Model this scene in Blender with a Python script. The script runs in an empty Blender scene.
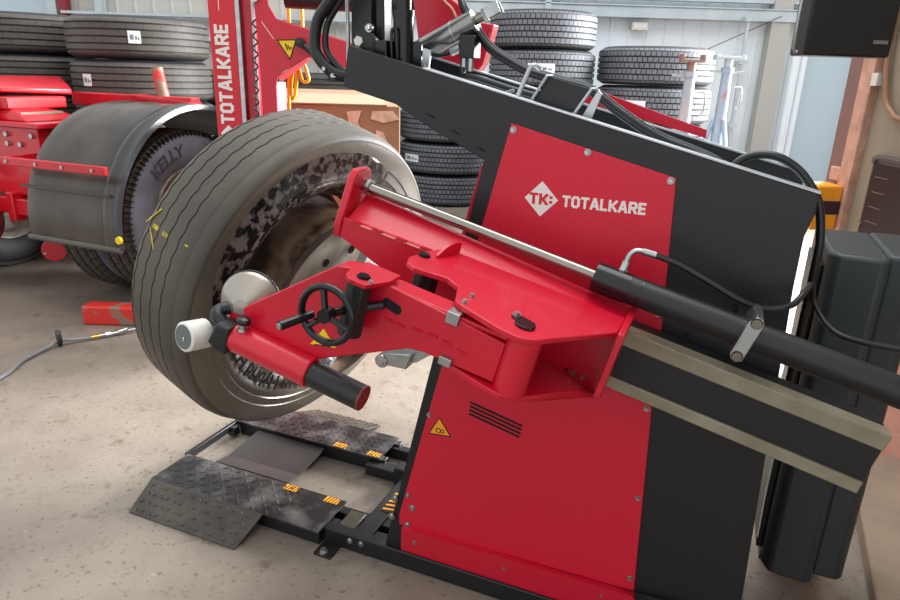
import bpy, bmesh, math, random
from mathutils import Vector, Matrix
random.seed(7)
PI = math.pi
SC = bpy.context.scene
COL = SC.collection

# ---------------------------------------------------------------- camera
F_PX = 660.0
pitch = math.atan(225 / 660.0)
roll = 0.0315
fwd = Vector((0, math.cos(pitch), -math.sin(pitch)))
up0 = Vector((0, math.sin(pitch), math.cos(pitch)))
xr = Vector((1, 0, 0))
right = xr * math.cos(roll) + up0 * math.sin(roll)
upv = up0 * math.cos(roll) - xr * math.sin(roll)
cam_data = bpy.data.cameras.new('camera')
cam_data.sensor_width = 36
cam_data.lens = F_PX / 900 * 36
cam_data.clip_start = 0.02
cam = bpy.data.objects.new('camera', cam_data)
COL.objects.link(cam)
mw = Matrix((right, upv, -fwd)).transposed().to_4x4()
mw.translation = Vector((0, 0, 1.4))
cam.matrix_world = mw
SC.camera = cam

# ---------------------------------------------------------------- world, lights, exposure
SC.view_settings.view_transform = 'Standard'
SC.view_settings.look = 'None'
SC.view_settings.gamma = 1
SC.view_settings.use_curve_mapping = False
SC.view_settings.exposure = 0.42
wd = bpy.data.worlds.new('daylight')
SC.world = wd
wd.use_nodes = True
wd.node_tree.nodes['Background'].inputs[0].default_value = (0.93, 0.97, 1.0, 1)
wd.node_tree.nodes['Background'].inputs[1].default_value = 0.85

def area(name, loc, target, sx, sy, power, col=(1, 1, 1)):
    l = bpy.data.lights.new(name, 'AREA')
    l.shape = 'RECTANGLE'; l.size = sx; l.size_y = sy; l.energy = power; l.color = col
    o = bpy.data.objects.new(name, l); COL.objects.link(o)
    o.location = loc
    o.rotation_euler = (Vector(target) - Vector(loc)).to_track_quat('-Z', 'Y').to_euler()
    return o
area('skylight_lamp', (0.5, 3.5, 6.0), (0.3, 3.2, 0), 5, 5, 230, (0.95, 0.98, 1))
dl = area('doorway_daylight', (5.2, 5.9, 2.6), (0.1, 2.9, 0.0), 3.2, 2.6, 620, (0.97, 0.98, 1))
dl.data.spread = math.radians(105)

# ---------------------------------------------------------------- materials
def lin(c):
    return tuple(((x / 255) / 12.92 if x / 255 <= 0.04045 else (((x / 255) + 0.055) / 1.055) ** 2.4) for x in c) + (1,)

def mat(name, rgb, rough=0.5, metal=0.0, var=0.0, scale=8.0, bump=0.0, bscale=60.0, rgb2=None, coat=0.0, lo=0.35, hi=0.65):
    m = bpy.data.materials.new(name); m.use_nodes = True
    nt = m.node_tree; N = nt.nodes; L = nt.links
    b = N['Principled BSDF']
    b.inputs['Roughness'].default_value = rough
    b.inputs['Metallic'].default_value = metal
    b.inputs['Coat Weight'].default_value = coat
    b.inputs['Base Color'].default_value = lin(rgb)
    tc = N.new('ShaderNodeTexCoord')
    if var > 0 or rgb2:
        n = N.new('ShaderNodeTexNoise'); n.inputs['Scale'].default_value = scale; n.inputs['Detail'].default_value = 6
        L.new(tc.outputs['Object'], n.inputs['Vector'])
        r = N.new('ShaderNodeValToRGB')
        r.color_ramp.elements[0].position = lo; r.color_ramp.elements[1].position = hi
        c2 = lin(rgb2) if rgb2 else tuple(x * (1 - var) for x in lin(rgb)[:3]) + (1,)
        r.color_ramp.elements[0].color = c2
        r.color_ramp.elements[1].color = lin(rgb)
        L.new(n.outputs['Fac'], r.inputs['Fac']); L.new(r.outputs['Color'], b.inputs['Base Color'])
    if bump > 0:
        n2 = N.new('ShaderNodeTexNoise'); n2.inputs['Scale'].default_value = bscale; n2.inputs['Detail'].default_value = 3
        L.new(tc.outputs['Object'], n2.inputs['Vector'])
        bp = N.new('ShaderNodeBump'); bp.inputs['Strength'].default_value = bump; bp.inputs['Distance'].default_value = 0.002
        L.new(n2.outputs['Fac'], bp.inputs['Height']); L.new(bp.outputs['Normal'], b.inputs['Normal'])
    return m

M = {}
M['red'] = mat('red_powder_coat', (204, 14, 44), 0.33, bump=0.25, bscale=220, var=0.06, scale=5, coat=0.15)
M['red_panel'] = mat('red_sheet_paint', (206, 18, 48), 0.42, bump=0.4, bscale=320)
M['red_truck'] = mat('red_truck_paint', (205, 22, 38), 0.3, var=0.15, scale=6, coat=0.2)
M['red_worn'] = mat('worn_red_paint', (215, 50, 40), 0.5, rgb2=(140, 115, 100), scale=14, lo=0.42, hi=0.5)
M['black'] = mat('black_satin_paint', (24, 24, 26), 0.40, bump=0.3, bscale=260)
M['black_gloss'] = mat('black_gloss_paint', (18, 18, 20), 0.22)
M['dark_hole'] = mat('dark_opening', (8, 8, 9), 0.8)
M['rubber_hose'] = mat('black_rubber_hose', (22, 22, 24), 0.35)
M['plastic_grey'] = mat('charcoal_cabinet_paint', (44, 50, 50), 0.5, bump=0.2, bscale=200)
M['chrome'] = mat('polished_chrome', (150, 144, 135), 0.2, 1.0)
M['zinc'] = mat('zinc_plated_steel', (190, 192, 192), 0.32, 1.0, var=0.2, scale=30)
M['alu'] = mat('bare_aluminium', (200, 204, 208), 0.38, 0.9, var=0.12, scale=20)
M['cream'] = mat('greased_cream_steel', (152, 145, 126), 0.4, 0.15, rgb2=(132, 122, 100), scale=10)
M['white_plastic'] = mat('white_nylon', (228, 224, 214), 0.4, var=0.08, scale=10)
M['letter'] = mat('white_vinyl_lettering', (235, 226, 220), 0.5)
M['yellow'] = mat('yellow_sticker', (250, 205, 20), 0.5)
M['orange_y'] = mat('amber_sticker', (250, 165, 30), 0.5)
M['ink'] = mat('black_sticker_ink', (15, 14, 14), 0.6)
M['seam'] = mat('exposed_seam_sealant', (236, 170, 140), 0.6)
M['tread_worn'] = mat('worn_tyre_tread', (90, 82, 71), 0.6, rgb2=(70, 65, 57), scale=4, bump=0.3, bscale=90)
M['groove'] = mat('tyre_groove', (34, 33, 32), 0.9)
M['side_worn'] = mat('scuffed_tyre_sidewall', (112, 102, 89), 0.28, rgb2=(80, 73, 64), scale=3, bump=0.3, bscale=70)
M['side_wet'] = mat('soapy_bead_rubber', (92, 82, 78), 0.22, rgb2=(16, 13, 13), scale=40, lo=0.46, hi=0.56, bump=0.6, bscale=30)
M['side_text'] = mat('dark_sidewall_lettering', (45, 42, 38), 0.6)
M['chalk'] = mat('yellow_chalk', (206, 188, 44), 0.9, rgb2=(140, 128, 66), scale=60)
M['rust'] = mat('rusty_rim_barrel', (138, 112, 88), 0.36, 0.3, rgb2=(62, 46, 36), scale=11, bump=0.5, bscale=40, lo=0.4, hi=0.6)
M['rim_disc'] = mat('pale_wheel_disc', (196, 190, 178), 0.45, 0.3, rgb2=(140, 130, 116), scale=10)
M['side_grey'] = mat('grey_truck_sidewall', (126, 133, 144), 0.5, rgb2=(100, 106, 117), scale=6)
M['fender'] = mat('dusty_black_mudguard', (88, 79, 69), 0.28, rgb2=(46, 44, 42), scale=2.5, lo=0.3, hi=0.7)
M['cardboard'] = mat('brown_cardboard', (160, 126, 98), 0.9, var=0.12, scale=5)
M['tape'] = mat('torn_paper_tape', (226, 200, 176), 0.7, var=0.25, scale=30)
M['label'] = mat('white_paper_label', (225, 230, 235), 0.6)
M['checker'] = mat('black_steel_deck', (50, 48, 48), 0.36, 0.35, rgb2=(112, 108, 106), scale=12, lo=0.30, hi=0.55)
M['deck_plain'] = mat('dusty_ramp_steel', (86, 79, 70), 0.42, 0.3, rgb2=(64, 59, 53), scale=12)
M['yellow_hose'] = mat('yellow_air_line', (240, 205, 30), 0.4)
M['blue_grey'] = mat('peeling_blue_paint', (150, 168, 186), 0.5, 0.3, rgb2=(172, 128, 128), scale=10, lo=0.32, hi=0.46)
M['wood'] = mat('pallet_wood', (150, 120, 88), 0.8, var=0.2, scale=6)
M['concrete_edge'] = mat('concrete_kerb', (150, 132, 112), 0.8, var=0.2, scale=7)
M['wall_beige'] = mat('beige_painted_wall', (150, 140, 120), 0.7, var=0.08, scale=4, bump=0.2, bscale=40)
M['wall_salmon'] = mat('salmon_lower_wall', (214, 158, 138), 0.7, var=0.06, scale=4)  # salmon tone of the wall below its beige upper part
M['pink_trim'] = mat('pink_primer_steel', (216, 168, 146), 0.55, rgb2=(180, 140, 120), scale=14)
M['jamb'] = mat('mauve_brown_jamb', (132, 100, 94), 0.6, var=0.1, scale=5)
M['orange'] = mat('orange_foam', (245, 160, 30), 0.6)
M['foam_black'] = mat('dark_foam', (52, 26, 34), 0.7)
M['conduit'] = mat('tan_conduit', (150, 112, 84), 0.45)
M['bright_wall'] = mat('pale_profiled_cladding', (224, 231, 236), 0.5, var=0.05, scale=2)
M['beige_wall'] = mat('ivory_profiled_cladding', (190, 186, 178), 0.55, var=0.05, scale=2)
M['girt'] = mat('galvanised_girt', (188, 198, 202), 0.45, 0.3, var=0.12, scale=6)
M['tube_in'] = mat('reddish_tube_bore', (120, 50, 50), 0.4)

def tread_mat(name, rgb, groove, bw, bh, mortar, rough=0.6, offset=0.5, voff=0.0247, wob=0.010):
    m = bpy.data.materials.new(name); m.use_nodes = True
    nt = m.node_tree; N = nt.nodes; L = nt.links; b = N['Principled BSDF']
    b.inputs['Roughness'].default_value = rough
    uv = N.new('ShaderNodeTexCoord')
    dist = N.new('ShaderNodeTexNoise'); dist.inputs['Scale'].default_value = 40
    L.new(uv.outputs['UV'], dist.inputs['Vector'])
    mx = N.new('ShaderNodeVectorMath'); mx.operation = 'MULTIPLY_ADD'
    L.new(dist.outputs['Color'], mx.inputs[0]); mx.inputs[1].default_value = (wob, wob * 0.2, 0)
    off = N.new('ShaderNodeVectorMath'); off.operation = 'ADD'; off.inputs[1].default_value = (0, voff, 0)
    L.new(uv.outputs['UV'], off.inputs[0]); L.new(off.outputs[0], mx.inputs[2])
    br = N.new('ShaderNodeTexBrick'); br.offset = offset
    br.inputs['Scale'].default_value = 1.0
    br.inputs['Brick Width'].default_value = bw; br.inputs['Row Height'].default_value = bh
    br.inputs['Mortar Size'].default_value = mortar; br.inputs['Mortar Smooth'].default_value = 0.2
    br.inputs['Color1'].default_value = lin(rgb); br.inputs['Color2'].default_value = tuple(x * 0.8 for x in lin(rgb)[:3]) + (1,)
    br.inputs['Mortar'].default_value = lin(groove)
    L.new(mx.outputs[0], br.inputs['Vector'])
    n = N.new('ShaderNodeTexNoise'); n.inputs['Scale'].default_value = 3; L.new(uv.outputs['Object'], n.inputs['Vector'])
    mix = N.new('ShaderNodeMix'); mix.data_type = 'RGBA'; mix.blend_type = 'MULTIPLY'
    mr = N.new('ShaderNodeValToRGB'); mr.color_ramp.elements[0].color = (0.75, 0.72, 0.7, 1); mr.color_ramp.elements[1].color = (1.1, 1.08, 1.05, 1)
    L.new(n.outputs['Fac'], mr.inputs['Fac'])
    mix.inputs['Factor'].default_value = 1
    L.new(br.outputs['Color'], mix.inputs['A']); L.new(mr.outputs['Color'], mix.inputs['B'])
    L.new(mix.outputs['Result'], b.inputs['Base Color'])
    bp = N.new('ShaderNodeBump'); bp.inputs['Strength'].default_value = 1; bp.inputs['Distance'].default_value = 0.006; bp.invert = True
    L.new(br.outputs['Fac'], bp.inputs['Height']); L.new(bp.outputs['Normal'], b.inputs['Normal'])
    return m
M['tread_lug'] = tread_mat('new_block_tread', (112, 117, 125), (20, 20, 23), 0.046, 0.0494, 0.0038)
M['tread_road'] = tread_mat('new_ribbed_tread', (88, 85, 80), (26, 26, 26), 0.11, 0.0446, 0.0012, voff=0.0, wob=0.0)
M['tread_drive'] = tread_mat('used_block_tread', (92, 84, 78), (16, 15, 15), 0.055, 0.038, 0.004)
M['side_new'] = mat('new_tyre_sidewall', (42, 43, 46), 0.55, var=0.2, scale=8)

# concrete floor: speckled, stained
def floor_material():
    m = bpy.data.materials.new('worn_workshop_concrete'); m.use_nodes = True
    nt = m.node_tree; N = nt.nodes; L = nt.links; b = N['Principled BSDF']
    tc = N.new('ShaderNodeTexCoord')
    def noise(s, d=6, r=0.6):
        n = N.new('ShaderNodeTexNoise'); n.inputs['Scale'].default_value = s; n.inputs['Detail'].default_value = d; n.inputs['Roughness'].default_value = r
        L.new(tc.outputs['Object'], n.inputs['Vector']); return n
    def ramp(src, a, ca, c, cc):
        r = N.new('ShaderNodeValToRGB'); r.color_ramp.elements[0].position = a; r.color_ramp.elements[0].color = ca
        r.color_ramp.elements[1].position = c; r.color_ramp.elements[1].color = cc
        L.new(src.outputs['Fac'], r.inputs['Fac']); return r
    base = ramp(noise(1.3, 8, 0.65), 0.3, lin((116, 105, 94)), 0.72, lin((152, 141, 127)))
    st = ramp(noise(9, 7, 0.7), 0.33, (0.58, 0.50, 0.42, 1), 0.43, (1, 1, 1, 1))
    sp = ramp(noise(48, 4, 0.6), 0.34, (0.5, 0.43, 0.37, 1), 0.40, (1, 1, 1, 1))
    sp2 = ramp(noise(34, 2, 0.5), 0.70, (1, 1, 1, 1), 0.74, (1.35, 1.35, 1.33, 1))
    cur = base.outputs['Color']
    for r in (st, sp, sp2):
        mix = N.new('ShaderNodeMix'); mix.data_type = 'RGBA'; mix.blend_type = 'MULTIPLY'; mix.inputs['Factor'].default_value = 0.8
        L.new(cur, mix.inputs['A']); L.new(r.outputs['Color'], mix.inputs['B']); cur = mix.outputs['Result']
    L.new(cur, b.inputs['Base Color'])
    rr = N.new('ShaderNodeMapRange'); rr.inputs['To Min'].default_value = 0.3; rr.inputs['To Max'].default_value = 0.6
    L.new(noise(3).outputs['Fac'], rr.inputs['Value']); L.new(rr.outputs['Result'], b.inputs['Roughness'])
    bp = N.new('ShaderNodeBump'); bp.inputs['Strength'].default_value = 0.35; bp.inputs['Distance'].default_value = 0.004
    L.new(noise(45).outputs['Fac'], bp.inputs['Height']); L.new(bp.outputs['Normal'], b.inputs['Normal'])
    return m
M['floor'] = floor_material()

def pane_material():
    m = bpy.data.materials.new('translucent_daylight_pane'); m.use_nodes = True
    b = m.node_tree.nodes['Principled BSDF']
    b.inputs['Base Color'].default_value = lin((158, 172, 180)); b.inputs['Roughness'].default_value = 0.4
    b.inputs['Emission Color'].default_value = lin((180, 192, 200)); b.inputs['Emission Strength'].default_value = 0.16
    return m
M['pane'] = pane_material()

# ---------------------------------------------------------------- mesh helpers
def I(x, y, z): return (x, y, z)
SL = 0.24                                   # slope of the machine's rails and top
def S(q, v, w):                             # slope frame of the machine: q down the slope, w square to it
    return (q * math.cos(SL) + w * math.sin(SL), v, -q * math.sin(SL) + w * math.cos(SL))

class MB:
    def __init__(self): self.bm = bmesh.new(); self.uvs = {}
    def hull(self, pts, fr=I):
        vs = [self.bm.verts.new(fr(*p)) for p in pts]
        r = bmesh.ops.convex_hull(self.bm, input=vs)
        junk = [g for g in r['geom_interior'] + r['geom_unused'] if isinstance(g, bmesh.types.BMVert)]
        if junk: bmesh.ops.delete(self.bm, geom=list(set(junk)), context='VERTS')
        return self
    def box(self, x0, x1, y0, y1, z0, z1, fr=I):
        v = [self.bm.verts.new(fr(x, y, z)) for x in (x0, x1) for y in (y0, y1) for z in (z0, z1)]
        for f in ((0, 1, 3, 2), (4, 6, 7, 5), (0, 4, 5, 1), (2, 3, 7, 6), (0, 2, 6, 4), (1, 5, 7, 3)):
            self.bm.faces.new([v[i] for i in f])
        return self
    def prism(self, poly, a, b, fr=I, ax='y'):
        def P(p, t):
            return fr(p[0], t, p[1]) if ax == 'y' else (fr(p[0], p[1], t) if ax == 'z' else fr(t, p[0], p[1]))
        A = [self.bm.verts.new(P(p, a)) for p in poly]; B = [self.bm.verts.new(P(p, b)) for p in poly]
        n = len(poly)
        self.bm.faces.new(A); self.bm.faces.new(B[::-1])
        for i in range(n): self.bm.faces.new([A[i], B[i], B[(i + 1) % n], A[(i + 1) % n]])
        return self
    def cone(self, p0, p1, r0, r1=None, n=24, caps=True):
        r1 = r0 if r1 is None else r1
        p0, p1 = Vector(p0), Vector(p1); d = (p1 - p0).normalized()
        e = d.orthogonal().normalized(); g = d.cross(e)
        R0 = [self.bm.verts.new(p0 + r0 * (math.cos(2 * PI * i / n) * e + math.sin(2 * PI * i / n) * g)) for i in range(n)]
        R1 = [self.bm.verts.new(p1 + r1 * (math.cos(2 * PI * i / n) * e + math.sin(2 * PI * i / n) * g)) for i in range(n)]
        for i in range(n): self.bm.faces.new([R0[i], R0[(i + 1) % n], R1[(i + 1) % n], R1[i]])
        if caps: self.bm.faces.new(R0[::-1]); self.bm.faces.new(R1)
        return self
    def tube(self, pts, r, n=10, sub=6, closed=False):
        P = [Vector(p) for p in pts]
        if sub > 1 and len(P) > 2:
            Q = []
            m = len(P)
            for i in range(m if closed else m - 1):
                a = P[(i - 1) % m] if (closed or i > 0) else P[0]; b = P[i]; c = P[(i + 1) % m]
                d = P[(i + 2) % m] if (closed or i < m - 2) else P[-1]
                for k in range(sub):
                    t = k / sub
                    Q.append(0.5 * ((2 * b) + (c - a) * t + (2 * a - 5 * b + 4 * c - d) * t * t + (3 * b - a - 3 * c + d) * t ** 3))
            if not closed: Q.append(P[-1])
            P = Q
        m = len(P); rings = []; prev = None
        for i in range(m):
            d = ((P[(i + 1) % m] if (closed or i < m - 1) else P[i]) - (P[i - 1] if (closed or i > 0) else P[i])).normalized()
            if prev is None: e = d.orthogonal().normalized()
            else:
                e = prev - d * prev.dot(d)
                e = e.normalized() if e.length > 1e-6 else d.orthogonal().normalized()
            prev = e; g = d.cross(e)
            rings.append([self.bm.verts.new(P[i] + r * (math.cos(2 * PI * k / n) * e + math.sin(2 * PI * k / n) * g)) for k in range(n)])
        for i in range(m if closed else m - 1):
            A, B = rings[i], rings[(i + 1) % m]
            for k in range(n): self.bm.faces.new([A[k], A[(k + 1) % n], B[(k + 1) % n], B[k]])
        if not closed: self.bm.faces.new(rings[0][::-1]); self.bm.faces.new(rings[-1])
        return self
    def lathe(self, prof, n=96, closed=True, fn=None, org=(0, 0, 0), axes=None, a0=0.0, a1=None, thick=None):
        """prof: (x along the axis, radius). Axis = local X unless axes=(a,e,g)."""
        a, e, g = [Vector(t) for t in (axes or ((1, 0, 0), (0, 1, 0), (0, 0, 1)))]; o = Vector(org)
        full = a1 is None; a1 = 2 * PI if full else a1
        cnt = n if full else n + 1
        uvl = self.bm.loops.layers.uv.verify(); rings = []
        for i in range(cnt):
            th = a0 + (a1 - a0) * i / n; ring = []
            for j, (x, r) in enumerate(prof):
                if fn: x, r = fn(j, x, r, th)
                ring.append(self.bm.verts.new(o + a * x + r * (math.cos(th) * e + math.sin(th) * g)))
            rings.append(ring)
        m = len(prof); Rm = max(p[1] for p in prof)
        for i in range(n):
            A, B = rings[i], rings[(i + 1) % cnt]
            for j in range(m if closed else m - 1):
                k = (j + 1) % m
                f = self.bm.faces.new([A[j], A[k], B[k], B[j]])
                for lp, (ii, jj) in zip(f.loops, ((i, j), (i, k), (i + 1, k), (i + 1, j))):
                    lp[uvl].uv = ((a1 - a0) * ii / n * Rm, prof[jj][0])
        if closed and not full:
            self.bm.faces.new(rings[0]); self.bm.faces.new(rings[-1][::-1])
        return self
    def build(self, name, m, parent=None, bevel=0.0, sharp=35, segs=2):
        bmesh.ops.recalc_face_normals(self.bm, faces=self.bm.faces)
        lim = math.radians(sharp)
        for f in self.bm.faces: f.smooth = True
        for e in self.bm.edges:
            if len(e.link_faces) == 2:
                try:
                    if e.calc_face_angle() > lim: e.smooth = False
                except ValueError: pass
            else: e.smooth = False
        me = bpy.data.meshes.new(name); self.bm.to_mesh(me); self.bm.free()
        me.materials.append(m if not isinstance(m, str) else M[m])
        o = bpy.data.objects.new(name, me); COL.objects.link(o)
        if parent is not None: o.parent = parent
        if bevel:
            b = o.modifiers.new('bevel', 'BEVEL'); b.width = bevel; b.segments = segs; b.limit_method = 'ANGLE'; b.angle_limit = math.radians(40)
            b.harden_normals = False
        return o

def empty(name, loc=(0, 0, 0), rz=0.0, label=None, cat=None, group=None):
    o = bpy.data.objects.new(name, None); COL.objects.link(o); o.empty_display_size = 0.1
    o.location = loc; o.rotation_euler = (0, 0, rz)
    return tag(o, label, cat, group)
def tag(o, label=None, cat=None, group=None):
    if label: o['label'] = label
    if cat: o['category'] = cat
    if group: o['group'] = group
    return o
def struct(o): o['kind'] = 'structure'; return o
def copy_tree(o, parent=None):
    c = o.copy(); COL.objects.link(c)
    if parent is not None: c.parent = parent
    for ch in list(o.children): copy_tree(ch, c)
    return c
def lab(o, t): o['label'] = t; return o

# block lettering: strokes on a 0..w x 0..1 cell
GL = {'T': (0.62, [[(0, 1), (0.62, 1)], [(0.31, 1), (0.31, 0)]]),
      'O': (0.62, [[(0.16, 0), (0.46, 0), (0.62, 0.16), (0.62, 0.84), (0.46, 1), (0.16, 1), (0, 0.84), (0, 0.16), (0.16, 0)]]),
      'A': (0.66, [[(0, 0), (0.27, 1), (0.39, 1), (0.66, 0)], [(0.14, 0.28), (0.52, 0.28)]]),
      'L': (0.5, [[(0, 1), (0, 0), (0.5, 0)]]),
      'K': (0.62, [[(0, 0), (0, 1)], [(0.05, 0.5), (0.22, 0.5), (0.62, 1)], [(0.22, 0.5), (0.62, 0)]]),
      'R': (0.6, [[(0, 0), (0, 1), (0.44, 1), (0.6, 0.86), (0.6, 0.6), (0.44, 0.46), (0, 0.46)], [(0.32, 0.46), (0.6, 0)]]),
      'E': (0.5, [[(0.5, 1), (0, 1), (0, 0), (0.5, 0)], [(0, 0.5), (0.44, 0.5)]]),
      ':': (0.1, [[(0.05, 0.74), (0.05, 0.78)], [(0.05, 0.22), (0.05, 0.26)]])}
def lettering(mb, text, P, size, length, t=0.22, depth=0.0006):
    """P(a, b, d) maps text-plane metres (a along, b up, d out of the surface) to a point."""
    ws = [GL[c][0] for c in text]; gap = 0.36
    tot = sum(ws) + gap * (len(ws) - 1) + t
    kx = length / tot; ky = size / (1 + t); x = t / 2; sk = 0
    for c in text:
        for st in GL[c][1]:
            for (a0, b0), (a1, b1) in zip(st[:-1], st[1:]):
                dx, dy = a1 - a0, b1 - b0; l = math.hypot(dx, dy); dx /= l; dy /= l; h = t / 2
                quad = [(a0 - dx * h * 0.9 - dy * h, b0 - dy * h * 0.9 + dx * h), (a0 - dx * h * 0.9 + dy * h, b0 - dy * h * 0.9 - dx * h),
                        (a1 + dx * h * 0.9 + dy * h, b1 + dy * h * 0.9 - dx * h), (a1 + dx * h * 0.9 - dy * h, b1 + dy * h * 0.9 + dx * h)]
                pts = [((x + a) * kx, (b + t / 2) * ky) for a, b in quad]
                A = [mb.bm.verts.new(P(a, b, -0.001)) for a, b in pts]; sk += 1; B = [mb.bm.verts.new(P(a, b, depth * (0.6 + 0.08 * (sk % 11)))) for a, b in pts]
                mb.bm.faces.new(A); mb.bm.faces.new(B[::-1])
                for i in range(4): mb.bm.faces.new([A[i], B[i], B[(i + 1) % 4], A[(i + 1) % 4]])
        x += GL[c][0] + gap
def font_bm(text, size, bold=0.02):
    cu = bpy.data.curves.new('lettering', 'FONT'); cu.body = text; cu.size = size; cu.offset = bold * size; cu.align_x = 'CENTER'; cu.resolution_u = 3
    o = bpy.data.objects.new('lettering_source', cu); COL.objects.link(o)
    dg = bpy.context.evaluated_depsgraph_get(); me = bpy.data.meshes.new_from_object(o.evaluated_get(dg))
    mb = MB(); mb.bm.from_mesh(me); bpy.data.objects.remove(o); bpy.data.meshes.remove(me)
    return mb

# ================================================================ THE SETTING
fl = MB(); fl.box(-8, 7, -2.5, 9, -0.1, 0); struct(fl.build('floor', 'floor'))
# back wall, profiled vertically
def ribbed(name, x0, x1, z0, z1, y, m, pitch_=0.25):
    mb = MB(); prof = []; x = x0
    while x < x1 - 1e-6:
        prof += [(x, y), (x + pitch_ * 0.80, y), (x + pitch_ * 0.86, y - 0.012), (x + pitch_ * 0.94, y - 0.012)]; x += pitch_
    prof = [(min(a, x1), b) for a, b in prof] + [(x1, y), (x1, y + 0.08), (x0, y + 0.08)]
    q = []
    for p in prof:
        if not q or (abs(q[-1][0] - p[0]) + abs(q[-1][1] - p[1])) > 1e-5: q.append(p)
    mb.prism(q, z0, z1, ax='z'); return struct(mb.build(name, m, sharp=20))
ribbed('wall_back', -1.0, 4.05, 0, 3.2, 8.6, 'bright_wall', 0.22)
ribbed('wall_back_left', -4.75, -1.0, 0, 3.2, 8.6, 'beige_wall', 0.22)
mb = MB(); mb.box(-8, -4.89, 8.6, 8.68, 0, 1.9); struct(mb.build('wall_back_far', 'beige_wall'))
mb = MB(); mb.box(-8, -4.89, 8.62, 8.66, 1.9, 3.2); struct(mb.build('window_1', 'pane'))
mb = MB(); mb.box(-4.90, -4.79, 8.5, 8.62, 0, 3.2); struct(mb.build('trim_1', 'girt'))
mb = MB(); mb.box(-4.73, -4.65, 8.44, 8.57, 0, 3.2); struct(mb.build('trim_2', mat('dark_red_post', (130, 30, 42), 0.5)))
mb = MB(); mb.box(-4.30, -4.22, 8.44, 8.57, 0, 3.2); struct(mb.build('trim_3', 'girt'))
mb = MB(); mb.box(-4.7, -1.0, 8.42, 8.56, 1.955, 1.985); mb.box(-4.7, -1.0, 8.42, 8.56, 1.70, 1.74); struct(mb.build('trim_4', 'girt'))
mb = MB(); mb.box(-1.0, 4.05, 8.40, 8.56, 2.10, 2.22); mb.box(-1.0, 4.05, 8.38, 8.56, 2.22, 2.235); struct(mb.build('trim_5', 'girt', bevel=0.004))
mb = MB(); mb.box(-1.0, 4.05, 8.45, 8.56, 2.30, 2.34); struct(mb.build('trim_6', 'girt'))
mb = MB(); mb.box(1.0, 1.07, 8.38, 8.56, 2.0, 3.2); struct(mb.build('trim_7', 'girt'))
mb = MB(); mb.cone((4.04, 8.45, 0), (4.04, 8.45, 3.2), 0.05); mb.cone((4.17, 8.5, 0), (4.17, 8.5, 3.2), 0.04); struct(mb.build('trim_8', 'bright_wall'))
mb = MB(); mb.box(3.68, 3.90, 8.425, 8.56, 0, 3.2); struct(mb.build('wall_back_pier', mat('cream_pier', (172, 170, 164), 0.6)))
mb = MB(); mb.box(4.22, 4.95, 8.6, 8.64, 0, 2.6); struct(mb.build('door_1', 'pane'))
mb = MB(); mb.box(4.80, 4.92, 8.50, 8.59, 0, 2.6); mb.box(4.22, 4.95, 8.52, 8.62, 2.6, 3.2); struct(mb.build('trim_9', 'bright_wall'))
mb = MB(); mb.box(5.03, 7, 8.6, 8.7, 0, 3.2); struct(mb.build('wall_back_right', 'beige_wall'))
# right wall close by the machine
mb = MB(); mb.box(1.75, 1.9, -1.0, 2.90, 0.62, 3.2); struct(mb.build('wall_right', 'wall_beige'))
mb = MB(); mb.box(1.74, 1.9, -1.0, 2.90, 0.0, 0.62); struct(mb.build('trim_10', 'wall_salmon'))
mb = MB(); mb.box(1.715, 1.9, 2.895, 2.985, 0, 3.2); struct(mb.build('trim_11', 'pink_trim', bevel=0.004))
mb = MB(); mb.box(1.75, 1.9, 2.985, 3.14, 0, 3.2); struct(mb.build('trim_12', 'jamb'))
mb = MB(); mb.prism([(1.02, 1.15), (1.21, 1.48), (1.44, 1.97), (1.66, 2.22), (1.745, 2.26), (1.745, 1.15)], 0, 0.06, ax='z')
struct(mb.build('trim_13', 'concrete_edge', bevel=0.008))

# ================================================================ TYRES
def tyre_profile_parts(R, W, rb, grooves, gw=0.009, gd=0.012, shoulder=0.03):
    h = W / 2
    tr = [(-h * 0.86, R - shoulder), (-h * 0.80, R - 0.012), (-h * 0.74, R - 0.003)]
    for gx in grooves:
        x = gx * h
        tr += [(x - gw, R), (x - gw * 0.7, R - gd), (x + gw * 0.7, R - gd), (x + gw, R)]
    tr += [(h * 0.74, R - 0.003), (h * 0.80, R - 0.012), (h * 0.86, R - shoulder)]
    tr += [(h * 0.80, R - shoulder - 0.012), (-h * 0.80, R - shoulder - 0.012)]
    return tr
def sidewall_profile(R, W, rb, side, shoulder=0.03):
    h = W / 2 * side
    H = R - rb
    o = [(0.86 * h, R - shoulder), (0.95 * h, R - shoulder - 0.10 * H), (0.98 * h, R - 0.30 * H), (0.985 * h, R - 0.5 * H), (0.96 * h, R - 0.70 * H),
         (0.86 * h, rb + 0.14 * H), (0.80 * h, rb + 0.03 * H), (0.76 * h, rb)]
    i = [(0.62 * h, rb), (0.66 * h, rb + 0.12 * H), (0.86 * h, R - 0.65 * H), (0.9 * h, R - 0.45 * H), (0.84 * h, R - 0.25 * H), (0.70 * h, R - shoulder - 0.015)]
    return o + i
def make_tyre(R, W, rb, kind, n=96):
    root = empty('tyre')
    gr = {'lug': (-0.45, -0.15, 0.15, 0.45), 'road': (-0.62, -0.32, 0, 0.32, 0.62), 'drive': (-0.5, 0, 0.5)}[kind]
    t = MB(); t.lathe(tyre_profile_parts(R, W, rb, gr, gw={'lug': 0.006, 'road': 0.0065, 'drive': 0.009}[kind], gd=0.014), n)
    t.build('tread', {'lug': 'tread_lug', 'road': 'tread_road', 'drive': 'tread_drive'}[kind], root)
    for s_ in (-1, 1):
        sw = MB(); sw.lathe(sidewall_profile(R, W, rb, s_), n)
        sw.build('sidewall', 'side_grey' if kind == 'drive' else 'side_new', root)
    return root
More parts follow.
